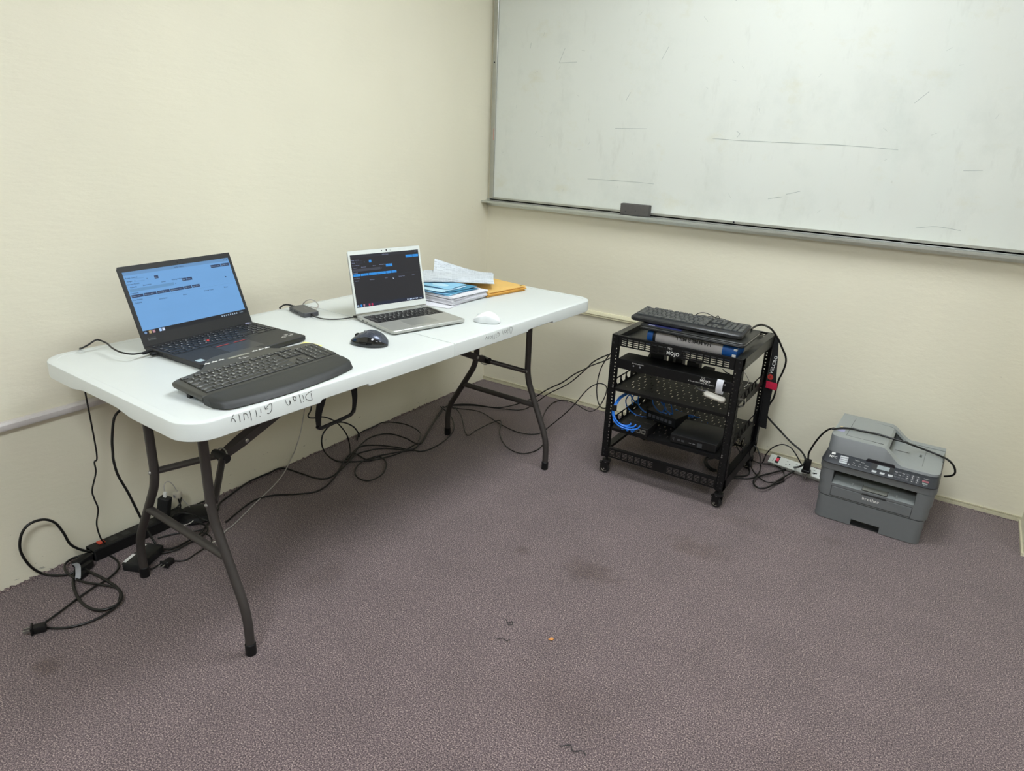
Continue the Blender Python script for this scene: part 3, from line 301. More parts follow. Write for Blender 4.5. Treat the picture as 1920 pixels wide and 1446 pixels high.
def carpet_mat():
    mt = bpy.data.materials.new('mauve_carpet'); mt.use_nodes = True
    nt = mt.node_tree; N = nt.nodes; L = nt.links; b = N['Principled BSDF']
    tc = N.new('ShaderNodeTexCoord')
    n1 = N.new('ShaderNodeTexNoise'); n1.inputs['Scale'].default_value = 275; n1.inputs['Detail'].default_value = 3; n1.inputs['Roughness'].default_value = 0.7
    L.new(tc.outputs['Object'], n1.inputs['Vector'])
    rp = N.new('ShaderNodeValToRGB'); el = rp.color_ramp.elements
    cols = [(0.32, '22171c'), (0.43, '483b3e'), (0.50, '635557'), (0.57, '80706f'), (0.68, 'bcaca0')]
    el[0].position = cols[0][0]; el[0].color = lin(cols[0][1])+(1,); el[1].position = cols[-1][0]; el[1].color = lin(cols[-1][1])+(1,)
    for p, c in cols[1:-1]: e = el.new(p); e.color = lin(c)+(1,)
    L.new(n1.outputs['Fac'], rp.inputs['Fac'])
    n2 = N.new('ShaderNodeTexNoise'); n2.inputs['Scale'].default_value = 5.5; n2.inputs['Detail'].default_value = 5
    L.new(tc.outputs['Object'], n2.inputs['Vector'])
    mr = N.new('ShaderNodeMapRange'); mr.inputs['From Min'].default_value = 0.35; mr.inputs['From Max'].default_value = 0.7; mr.inputs['To Min'].default_value = 1.05; mr.inputs['To Max'].default_value = 0.90
    L.new(n2.outputs['Fac'], mr.inputs['Value'])
    mm = N.new('ShaderNodeMixRGB'); mm.blend_type = 'MULTIPLY'; mm.inputs['Fac'].default_value = 1
    L.new(rp.outputs['Color'], mm.inputs['Color1']); L.new(mr.outputs['Result'], mm.inputs['Color2'])
    cur = mm.outputs['Color']
    # brown stains at their own places
    nd = N.new('ShaderNodeTexNoise'); nd.inputs['Scale'].default_value = 22; nd.inputs['Detail'].default_value = 5
    L.new(tc.outputs['Object'], nd.inputs['Vector'])
    for (x, y, rx, ry, st) in STAINS:
        mp = N.new('ShaderNodeMapping'); mp.inputs['Location'].default_value = (-x/rx, -y/ry, 0); mp.inputs['Scale'].default_value = (1/rx, 1/ry, 0)
        L.new(tc.outputs['Object'], mp.inputs['Vector'])
        ln = N.new('ShaderNodeVectorMath'); ln.operation = 'LENGTH'; L.new(mp.outputs['Vector'], ln.inputs[0])
        ad = N.new('ShaderNodeMath'); ad.operation = 'MULTIPLY_ADD'; ad.inputs[1].default_value = 2.4; L.new(nd.outputs['Fac'], ad.inputs[0]); L.new(ln.outputs['Value'], ad.inputs[2])
        mr2 = N.new('ShaderNodeMapRange'); mr2.inputs['From Min'].default_value = 1.5; mr2.inputs['From Max'].default_value = 2.3; mr2.inputs['To Min'].default_value = st*.55; mr2.inputs['To Max'].default_value = 0
        L.new(ad.outputs[0], mr2.inputs['Value'])
        mx = N.new('ShaderNodeMixRGB'); mx.blend_type = 'MULTIPLY'; mx.inputs['Color2'].default_value = lin('9a8468')+(1,)
        L.new(mr2.outputs['Result'], mx.inputs['Fac']); L.new(cur, mx.inputs['Color1']); cur = mx.outputs['Color']
    L.new(cur, b.inputs['Base Color'])
    b.inputs['Roughness'].default_value = 0.95; b.inputs['Specular IOR Level'].default_value = 0.1
    b.inputs['Sheen Weight'].default_value = 0.25; b.inputs['Sheen Roughness'].default_value = 0.6
    bp = N.new('ShaderNodeBump'); bp.inputs['Strength'].default_value = 0.3; bp.inputs['Distance'].default_value = 0.002
    L.new(n1.outputs['Fac'], bp.inputs['Height']); L.new(bp.outputs['Normal'], b.inputs['Normal'])
    return mt
STAINS = [(1.4146, -1.3427, 0.10, 0.07, 0.75), (1.6516, -0.9845, 0.13, 0.07, 0.6), (1.1616, -1.3748, 0.03, 0.03, 0.7), (0.4443, -2.5983, 0.05, 0.04, 0.8), (2.05, -0.62, 0.05, 0.03, 0.5),
          (2.2, -1.75, 0.12, 0.1, 0.3), (1.75, -0.7, 0.2, 0.05, 0.3), (0.72, -1.9, 0.05, 0.12, 0.35), (1.62, -1.9, 0.2, 0.12, 0.25)]
M_carpet = carpet_mat()
M_rail_w = mat('rail_paint_lilac_white', 'd2cdca', 0.35, var=0.03)
M_rail_c = mat('rail_paint_cream', 'd9d3b4', 0.35, var=0.03)
M_alu = mat('brushed_aluminium', 'b5b6b0', 0.34, 0.85, var=0.05, scale=30)
M_alu_l = mat('satin_aluminium_ledge', 'c6cac6', 0.3, 0.8, var=0.04)
M_blk = mat('matte_black_plastic', '0f0f10', 0.5, var=0.1, spec=0.35)
M_blk2 = mat('charcoal_plastic', '1d1e1f', 0.45, var=0.06, spec=0.4)
M_cord = mat('black_cord_rubber', '0c0d0c', 0.36, var=0.1)
M_screw = mat('dark_screw', '20242c', 0.4, 0.6)
M_ptable = mat('white_hdpe_plastic', 'd3d8d5', 0.42, var=0.012, scale=8, bump=0.10, bscale=500)
M_leg = mat('bronze_grey_powdercoat', '3f3b39', 0.42, 0.25, var=0.05, bump=0.08)
M_steel = mat('zinc_steel', 'a9a9a6', 0.3, 0.9)
M_ink = mat('black_marker_ink', '2b2b2c', 0.6)
M_white = mat('white_plastic', 'e4e5e2', 0.35, var=0.02)
M_print = mat('white_print', 'd8d8d4', 0.6, var=0.02)
M_gprint = mat('grey_print', '77787a', 0.6)

# ---------------------------------------------------------------- room
H = ROOM_H
XR = 2.655; XF = 6.0; YF = -6.4; YJ = -0.30
floor = B().grid(lambda u, v: (XF*u, YF*v, 0), 1, 1)
floor.f = [tuple(reversed(f)) for f in floor.f]
o_floor = floor.build('floor', M_carpet, kind='structure')
# ragged tufts where the carpet was cut along the walls
def fringe(n, x0, y0, x1, y1, nx, ny, name, k=1.0):
    b = B()
    for i in range(n):
        t0 = i/n; t1 = (i+1)/n
        h0 = 0.002+random.random()**2*0.007*k; h1 = 0.002+random.random()**2*0.007*k; d = 0.008+random.random()*0.01
        ax, ay = x0+(x1-x0)*t0, y0+(y1-y0)*t0; bx, by = x0+(x1-x0)*t1, y0+(y1-y0)*t1
        b.add([(ax, ay, h0), (bx, by, h1), (bx+nx*d, by+ny*d, 0.0005), (ax+nx*d, ay+ny*d, 0.0005)], [(0, 1, 2, 3)])
    return b.build(name, M_carpet, o_floor, kind='stuff')
fringe(420, 0.002, -0.01, 0.002, -4.2, 1, 0, 'carpet_edge')
fringe(260, 0.007, -0.007, XR-0.007, -0.007, 0, -1, 'carpet_edge', .3)
def wall(name, pts, z0=0, z1=H, mt=M_wall):
    (x0, y0), (x1, y1) = pts
    return B().add([(x0, y0, z0), (x1, y1, z0), (x1, y1, z1), (x0, y0, z1)], [(0, 1, 2, 3)]).build(name, mt, kind='structure', smooth=0)
wall('wall_left', [(0, YF), (0, 0)]); wall('wall_back', [(0, 0), (XR, 0)])
wall('wall_return', [(XR, 0), (XR, YJ)]); wall('wall_jog', [(XR, YJ), (XF, YJ)])
wall('wall_right', [(XF, YJ), (XF, YF)]); wall('wall_front', [(XF, YF), (0, YF)])
B().grid(lambda u, v: (XF*u, YF*v, H), 1, 1).build('ceiling', M_ceil, kind='structure')
# base strip under the plaster of the back wall and of the return
bs = B().box(0.0, XR-0.001, -0.006, -0.0005, 0.0, 0.017).box(0.0, XR-0.001, -0.0045, -0.0005, 0.0195, 0.024)
bs.build('baseboard_back', mat('base_strip_paint', 'cbc5aa', 0.6, bump=0.3, bscale=90), kind='structure')
B().box(XR-0.007, XR-0.0005, YJ, -0.007, 0.0, 0.012).build('baseboard_right', bpy.data.materials['base_strip_paint'], kind='structure')
# chair rails
b = B().prism([(0.0005, 0.508), (0.016, 0.508), (0.019, 0.513), (0.019, 0.526), (0.014, 0.533), (0.0005, 0.533)], -4.6, -0.001, axis='y')
b.build('trim_1', M_rail_w, kind='structure')
b = B().prism([(-0.0005, 0.509), (-0.0005, 0.536), (-0.010, 0.536), (-0.015, 0.531), (-0.017, 0.520), (-0.013, 0.517), (-0.013, 0.509)], 0.02, 1.42, axis='x')
b.build('trim_2', M_rail_c, kind='structure')
# ceiling troffers
for i, ((lx, ly), st) in enumerate(LAMPS):
    where = ('near the whiteboard', 'behind the camera', 'over the right side of the room', 'in the far right corner behind the camera')[i]
    t = thing('ceiling_light', 'flat white fluorescent ceiling panel '+where, 'light', (lx, ly, H), group='ceiling panels')
    fr = B(); fr.plate(-.31, .31, -.61, .61, [(-.285, .285, -.585, .585)], .012, lambda u, v, w: (u, v, -0.013+w)); fr.build('lamp_frame', M_white, t)
    M_lamp = mat('lamp_diffuser', 'ffffff', 0.6, emit=('ffffff', LAMP_STRENGTH*st), var=0)
    M_lamp.node_tree.nodes['Principled BSDF'].inputs['Emission Color'].default_value = LAMP_COLOR+(1,)
    B().box(-.285, .285, -.585, .585, -.010, -.004).build('diffuser', M_lamp, t)

# ---------------------------------------------------------------- whiteboard
def board_mat():
    mt = mat('whiteboard_enamel', 'd6d9d1', 0.65, var=0.02, scale=1.3, spec=0.15)
    nt = mt.node_tree; N = nt.nodes; L = nt.links; b = N['Principled BSDF']; tc = N['Texture Coordinate']
    def smear(sc, sz, th, col, amt):
        mp = N.new('ShaderNodeMapping'); mp.inputs['Scale'].default_value = sz; L.new(tc.outputs['Object'], mp.inputs['Vector'])
        n = N.new('ShaderNodeTexNoise'); n.inputs['Scale'].default_value = sc; n.inputs['Detail'].default_value = 8; n.inputs['Roughness'].default_value = 0.7
        L.new(mp.outputs['Vector'], n.inputs['Vector'])
        mr = N.new('ShaderNodeMapRange'); mr.inputs['From Min'].default_value = th; mr.inputs['From Max'].default_value = th+0.16; mr.inputs['To Max'].default_value = amt
        L.new(n.outputs['Fac'], mr.inputs['Value'])
        mx = N.new('ShaderNodeMixRGB'); mx.inputs['Color2'].default_value = lin(col)+(1,)
        src = b.inputs['Base Color'].links[0].from_socket
        L.new(mr.outputs['Result'], mx.inputs['Fac']); L.new(src, mx.inputs['Color1']); L.new(mx.outputs['Color'], b.inputs['Base Color'])
    smear(3.0, (1, 1, 0.8), 0.52, 'bfc4bc', 0.35); smear(8.0, (1.6, 1, 0.5), 0.58, 'b4b6ac', 0.35); smear(5.5, (1, 1, 1.4), 0.57, 'cbc8ae', 0.45)
    return mt
M_board = board_mat()
wb = thing('whiteboard', 'large smudged whiteboard in a thin aluminium frame with a marker tray', 'whiteboard', (0, 0, 0))
BX0, BX1, BZ0, BZ1 = 0.022, 2.60, 1.046, 2.27
B().box(BX0+.018, BX1-.018, -.012, -.001, BZ0+.004, BZ1-.018).build('board_panel', M_board, wb)
B().box(BX0-.004, BX0+.022, -.020, -.001, BZ0, BZ1, .002).build('side_rail', M_alu, wb)
B().box(BX1-.022, BX1, -.020, -.001, BZ0, BZ1, .002).build('side_rail', M_alu, wb)
B().box(BX0, BX1, -.020, -.001, BZ1-.022, BZ1, .002).build('top_rail', M_alu, wb)
B().box(BX0, BX1, -.016, -.001, BZ0-.006, BZ0+.010).build('bottom_rail', M_alu, wb)
tr = B()
for k in range(7): tr.box(.004, BX1, -.020-.0062*(k+1)+.0009, -.020-.0062*k, 1.033, 1.0372)
tr.box(.002, BX1, -.064, -.012, 1.030, 1.0335); tr.box(.002, BX1, -.067, -.0625, 1.028, 1.0385)
tr.box(.002, BX1, -.016, -.001, 1.010, 1.046)
tr.build('marker_tray', M_alu_l, wb)
for x, z in ((1.346, 1.052), (0.031, 1.715), (2.58, 1.715)): B().lathe([(0, 0), (.004, 0), (.003, .002), (0, .003)], 10, (x, -.0225 if z > 1.1 else -.0185, z), 'y').build('screw', M_screw, wb)
B().box(.036, .040, -.0215, -.0195, 1.345, 1.40).build('red_tape', mat('faded_red_tape', 'c4938a', 0.7), wb, label='small faded red tape strip')
def strokes(name, polys, wd, mt, parent, y=-.0126, rnd=0.0):
    b = B()
    for pl in polys:
        P = catmull([(x, 0, z) for x, z in pl], 5)
        for a, c in zip(P, P[1:]):
            d = (c-a); L_ = d.length
            if L_ < 1e-6: continue
            n = Vector((-d.z, 0, d.x))/L_*wd/2
            b.add([(a.x-n.x, y, a.z-n.z), (c.x-n.x, y, c.z-n.z), (c.x+n.x, y, c.z+n.z), (a.x+n.x, y, a.z+n.z)], [(0, 1, 2, 3)])
    return b.build(name, mt, parent, smooth=0, kind='stuff')
M_scr = mat('dry_marker_trace', '98a09c', 0.7)
strokes('marker_trace', [[(1.20, 1.396), (1.40, 1.392), (1.73, 1.391), (1.93, 1.383)], [(.602, 1.187), (.80, 1.189), (.95, 1.187)], [(.403, 1.708), (.431, 1.772)], [(.405, 1.708), (.50, 1.711)],
    [(1.475, 1.163), (1.53, 1.175)], [(1.545, 1.187), (1.601, 1.204)], [(.925, 1.714), (.951, 1.765)], [(.235, 1.775), (.240, 1.80)], [(.727, 1.424), (.888, 1.427)], [(1.30, 1.43), (1.315, 1.42), (1.305, 1.405)],
    [(2.05, 1.10), (2.12, 1.112), (2.2, 1.105)], [(2.16, 1.32), (2.22, 1.325)], [(1.95, 1.55), (1.99, 1.59)], [(0.77, 1.545), (0.79, 1.58)], [(1.22, 1.93), (1.25, 1.945)], [(1.29, 1.99), (1.30, 2.05)]], .0016, M_scr, wb)
random.seed(11)
strokes('marker_trace', [[(x, z), (x+random.uniform(-.02, .02), z+random.uniform(-.02, .02))] for x, z in [(random.uniform(.1, 2.4), random.uniform(1.1, 2.0)) for _ in range(46)]], .0012, mat('faint_marker_trace', 'b4b9b2', 0.7), wb)
e = B().box(-.073, .073, -.045, -.013, 0, .052, .003, 2)
er = thing('board_eraser', 'dark grey felt whiteboard eraser standing on the marker tray', 'eraser', (.880, -.004, 1.0386))
e.build('eraser_block', mat('grey_felt', '55524f', 0.9, bump=0.5, bscale=300), er)
for rx, rz_ in ((-.045, .016), (.006, .022)): B().lathe([(0, 0), (.0022, 0), (.0015, -.001), (0, -.001)], 8, (rx, -.0452, rz_), 'y').build('rivet', M_screw, er)

# ---------------------------------------------------------------- folding table
TX, TY, TTH = 0.1234, -2.3550, -0.0445
TL, TW, TZ = 1.83, 0.76, 0.737
table = thing('folding_table', 'long white plastic folding table with bronze grey wishbone legs', 'table', (TX, TY, 0), TTH)
def half(near):
    U0, U1 = (0.0, .9145) if near else (.9155, TL)
    def outline(ins):
        i2 = min(ins, .0015); R = max(.075-ins, .01)
        if near: return rrect_n(ins, TW-ins, U0+ins, U1-i2, (0, 0, R, R) if False else None, R, near, [(.37, .545)], [(.20, .50)])
        return rrect_n(ins, TW-ins, U0+i2, U1-ins, None, R, near, [(1.334, 1.51)], [(.20, .50)])
    def rrect_n(x0, x1, y0, y1, _, R, near, notch_u, notch_v):
        pts = []
        arc = lambda cx, cy, a0: [(cx+R*math.cos(math.radians(a0+9*k)), cy+R*math.sin(math.radians(a0+9*k))) for k in range(11)]
        side_r = []; side_l = []
        for a, b_ in notch_u:
            for q in (a, a+.006, a+.012, b_-.012, b_-.006, b_): side_r.append((x1, q))
            for q in (b_, b_-.006, b_-.012, a+.012, a+.006, a): side_l.append((x0, q))
        if near:
            pts += arc(x1-R, y0+R, -90)+side_r+[(x1, y1), (x0, y1)]+side_l+arc(x0+R, y0+R, 180)
            pts += [(x, y0) for x in (.195, .22, .26, .30, .35, .40, .44, .48, .505)]
        else:
            pts += [(x0, y0), (x1, y0)]+side_r+arc(x1-R, y1-R, 0)+[(x, y1) for x in (.505, .48, .44, .40, .35, .30, .26, .22, .195)]+arc(x0+R, y1-R, 90)+side_l
        return pts
    def zb(x, y):
        z = TZ-.0455
        for a, b_ in ([(.37, .545)] if near else [(1.334, 1.51)]):
            if (x < .06 or x > TW-.06) and a+.004 < y < b_-.004: z += .0075
        yy = y if near else TL-y
        if yy < .06 and .195 < x < .505: z += .011*min(1, (x-.195)/.07, (.505-x)/.07)
        return z
    o0, o1 = outline(0), outline(.0035); n = len(o0)
    rings = [[(x, y, TZ-.0008) for x, y in outline(.027)], [(x, y, TZ-.0008) for x, y in outline(.025)], [(x, y, TZ) for x, y in outline(.0235)], [(x, y, TZ) for x, y in o1],
             [(x, y, TZ-.0012) for x, y in outline(.0012)], [(x, y, TZ-.004) for x, y in o0], [(x, y, zb(x, y)+.002) for x, y in o0], [(x, y, zb(x, y)) for x, y in outline(.002)],
             [(x, y, zb(x, y)) for x, y in outline(.03)], [(x, y, TZ-.024) for x, y in outline(.034)]]
    vs = [p for r in rings for p in r]; fs = [list(range(n))]
    for k in range(len(rings)-1):
        for i in range(n):
            j = (i+1) % n; fs.append((k*n+i, (k+1)*n+i, (k+1)*n+j, k*n+j))
    fs.append([(len(rings)-1)*n+i for i in range(n)][::-1])
    return B().add(vs, fs).build('tabletop_half', M_ptable, table, smooth=28)
half(True); half(False)
# marker writing on the front edge of both halves
wr = B()
for k, name in enumerate(WRITING):
    wd = .0014 if k == 0 else .0012
    for st in name:
        P = catmull([(0, u, z) for u, z in st], 5)
        for a, c in zip(P, P[1:]):
            d = c-a; L_ = d.length
            if L_ < 1e-6: continue
            t = d/L_; nn = Vector((0, -t.z, t.y))*wd/2; a = a-t*.0004; c = c+t*.0004
            wr.add([(TW+.0007, p.y, p.z) for p in (a-nn, c-nn, c+nn, a+nn)], [(0, 1, 2, 3)])
wr.build('handwriting', M_ink, table, smooth=0, kind='stuff', label='upside-down black marker handwriting')
UF = (.130, 1.605)
for k, u in enumerate(UF):
    sg = 1 if k == 0 else -1
    for v_top, v_foot in ((.305, .137), (.585, .702)):
        s_ = 1 if v_foot > v_top else -1
        P = fillet([(v_top, u, .712), (v_top, u, .400), (v_foot, u, .135), (v_foot, u, .006)], .055, 8)
        lg = B().tube(P, .0128, 14).build('leg', M_leg, table)
        B().lathe([(0, 0), (.0145, 0), (.0150, .004), (.0150, .034), (.0135, .036), (0, .036)], 16, (v_foot, u, 0)).build('foot_cap', M_blk, lg)
        B().lathe([(0, -.0), (.006, -.0), (.005, -.003), (.002, -.0045), (0, -.0045)], 12, (v_top+s_*.002, u-sg*.0125 if k == 0 else u-.0125, .430), 'y').build('rivet', M_steel, lg)
    B().tube([(.234, u, .283), (.634, u, .283)], .0118, 12).build('crossbar', M_leg, table)
    ur = u+sg*.125; vr = .445; zr = .478
    for vv in (.305, .585):
        e1 = Vector((vv, u+sg*.012, .430)); e2 = Vector((vr+(vv-vr)*.07, ur, zr))
        B().tube([e1, e1+(e2-e1)*.06, e2], .0098, 10).build('hinge_arm', M_leg, table)
    bc = Vector((vr, ur-sg*.005, zr-.004)); bt = Vector((vr, u+sg*.70, .706)) if k == 0 else Vector((vr, u+sg*.62, .706))
    br = B(); d = (bt-bc); 
    side = Vector((1, 0, 0)); upv = side.cross(d.normalized())
    sec = [(-.013, -.010), (.013, -.010), (.013, .010), (-.013, .010)]
    vs = []
    for t, s1 in ((0, .9), (.12, 1.25), (.34, 1.25), (.45, .75), (1, .75)):
        for a, c in sec: vs.append(tuple(bc+d*t+side*a*s1+upv*c*s1))
    fs = [(0, 3, 2, 1), (16, 17, 18, 19)]+[(4*i+j, 4*i+(j+1) % 4, 4*i+4+(j+1) % 4, 4*i+4+j) for i in range(4) for j in range(4)]
    br.add(vs, fs).build('brace', M_leg, table)
    p1 = bc+d*.14
    B().lathe([(0, 0), (.007, 0), (.006, .004), (.002, .006), (0, .006)], 12, (p1.x+.016, p1.y, p1.z), 'x').build('rivet', M_steel, table)
    rg = B(); rr = [Vector((vr+.026*math.cos(a), ur+sg*(.004+.006*math.sin(a)), zr+.021*math.sin(a))) for a in [2*PI*i/20 for i in range(21)]]
    rg.tube(rr, .0022, 6, cap=False).build('locking_ring', M_steel, table)
    B().cyl((vr-.03, ur, zr), (vr+.03, ur, zr), .0135, 12).build('pivot_sleeve', M_blk, table)
# carrying handle: webbing hanging under the near half
hd = B()
def strap(b, pts, wdir, wd, th=.002):
    P = catmull(pts, 5); W_ = Vector(wdir).normalized(); n = len(P); vs = []
    for i, p in enumerate(P):
        t = (P[min(n-1, i+1)]-P[max(0, i-1)]).normalized(); nn = t.cross(W_).normalized()
        k = wd[0]+(wd[1]-wd[0])*i/(n-1) if isinstance(wd, tuple) else wd
        for a, c in ((-k/2, -th/2), (k/2, -th/2), (k/2, th/2), (-k/2, th/2)): vs.append(tuple(p+W_*a+nn*c))
    fs = [(0, 3, 2, 1), tuple(4*(n-1)+q for q in range(4))]+[(4*i+j, 4*i+(j+1) % 4, 4*i+4+(j+1) % 4, 4*i+4+j) for i in range(n-1) for j in range(4)]
    b.add(vs, fs)
strap(hd, [(.705, .425, .716), (.690, .427, .66), (.683, .421, .62), (.682, .420, .582)], (0, 1, 0), (.038, .014))
hd.build('handle_webbing', mat('black_webbing', '0c0c0d', 0.9, bump=0.4, bscale=400), table); hd = B()
strap(hd, [(.702, .545, .716), (.690, .548, .675), (.684, .554, .63), (.683, .548, .588)], (0, 1, 0), (.028, .013))
hd.build('handle_webbing', bpy.data.materials['black_webbing'], table)
B().tube(fillet([(.682, .415, .586), (.682, .425, .577), (.682, .49, .580), (.683, .54, .585), (.683, .552, .600)], .012, 4), .0055, 8).build('handle_grip', M_blk, table)
# ---------------------------------------------------------------- keyboards and laptops
def rowmake(y, h, ws, names, x=0.0):
    out = []
    for w_, n in zip(ws, names):
        if n is not None: out.append((x, y, w_, h, n))
        x += w_
    return out
def main_block(y0=0, laptop=False):
    K = rowmake(y0, 1, [1]*13+[2], list('`1234567890-=')+['Bksp'])
    K += rowmake(y0+1, 1, [1.5]+[1]*12+[1.5], ['Tab']+list('QWERTYUIOP[]')+['/'])
    K += rowmake(y0+2, 1, [1.75]+[1]*11+[2.25], ['Caps']+list('ASDFGHJKL;')+[','] + ['Enter'])
    K += rowmake(y0+3, 1, [2.25]+[1]*10+[2.75], ['Shift']+list('ZXCVBNM,./')+['Shift'])
    if laptop: K += rowmake(y0+4, 1, [1, 1.1, 1.1, 1.1, 5.2, 1.1, 1, 1], ['Fn', 'Ctrl', '*', 'Alt', '', 'Alt', 'Ctrl', '='])
    else: K += rowmake(y0+4, 1, [1.5, 1.15, 1.25, 5.9, 1.25, 1.35, 1.1, 1.5], ['Ctrl', '*', 'Alt', '', 'Alt', 'FN', '=', 'Ctrl'])
    return K
def full104(fh=1.0, y1=1.25):
    K = [(0, 0, 1, fh, 'Esc')]
    for g, x in enumerate((2, 6.5, 11)): K += [(x+i, 0, 1, fh, 'F%d' % (g*4+i+1)) for i in range(4)]
    K += main_block(y1)
    K += [(15.25+i, 0, 1, fh, t) for i, t in enumerate(('Prt', 'Scr', 'Pau'))]
    K += [(15.25+i, y1, 1, 1, t) for i, t in enumerate(('Ins', 'Hm', 'PU'))]+[(15.25+i, y1+1, 1, 1, t) for i, t in enumerate(('Del', 'End', 'PD'))]
    K += [(16.25, y1+3, 1, 1, '-')]+[(15.25+i, y1+4, 1, 1, t) for i, t in enumerate(('<', '-', '>'))]
    K += [(18.5+i, y1, 1, 1, t) for i, t in enumerate('N/*-')]
    for r, row in enumerate(('789', '456', '123')): K += [(18.5+i, y1+1+r, 1, 1, t) for i, t in enumerate(row)]
    K += [(21.5, y1+1, 1, 2, '+'), (21.5, y1+3, 1, 2, 'Ent'), (18.5, y1+4, 2, 1, '0'), (20.5, y1+4, 1, 1, '.')]
    return K
KEYM = {}
def key_mesh(w_, h_, ht, mt, tp):
    k = (round(w_, 5), round(h_, 5), ht, mt.name)
    if k not in KEYM:
        b = B(); a, c = w_/2, h_/2; t = tp
        vs = []
        for (x, y, z) in ((a, c, 0), (a, c, ht*.55), (a-t, c-t, ht), (a-t*2.2, c-t*2.0, ht-.0003)):
            vs += [(-x, -y, z), (x, -y, z), (x, y, z), (-x, y, z)]
        fs = [(4*i+j, 4*i+(j+1) % 4, 4*i+4+(j+1) % 4, 4*i+4+j) for i in range(3) for j in range(4)]+[(12, 13, 14, 15)]
        b.add(vs, fs); me = bpy.data.meshes.new('key'); me.from_pydata(b.v, [], b.f); me.materials.append(mt); me.update(); KEYM[k] = me
    return KEYM[k]
def put_keys(parent, keys, pitch, ox, oy, zf, gap, ht, mt, lmat, tilt=0.0, tp=.0012, lsize=.0046, extra=None, py=None, big=True):
    """keys laid from the back row (oy) towards the front (-y)"""
    leg = B(); R_ = Matrix.Rotation(tilt, 4, 'X'); py = py or pitch
    for (x, y, w_, h_, n) in keys:
        cx = ox+(x+w_/2)*pitch; cy = oy-(y+h_/2)*py
        me = key_mesh(w_*pitch-gap, h_*py-gap, ht, mt, tp)
        link('key', me, parent, (cx, cy, zf(cy)), (tilt, 0, 0))
        if n and lmat:
            P0 = Vector((cx, cy, zf(cy))); sz = lsize*(1 if len(n) < 2 else (.62 if h_ > .8 else .5))
            off = Vector((-(w_*pitch-gap)/2+.0032, (h_*py-gap)/2-.0022-sz*.72, ht+.00025))
            if h_ < .8: off = Vector((-(w_*pitch-gap)/2+.002, -sz*.35, ht+.00025))
            org = P0+R_.to_3x3() @ off
            yd = R_.to_3x3() @ Vector((0, 1, 0))
            leg.text(n, sz, org, (1, 0, 0), yd, bold=True)
            if len(n) == 1 and n.isdigit() is False and big and n.isalpha() is False and h_ > .8: pass
    if lmat and leg.v: leg.build('key_legends', lmat, parent, smooth=0)

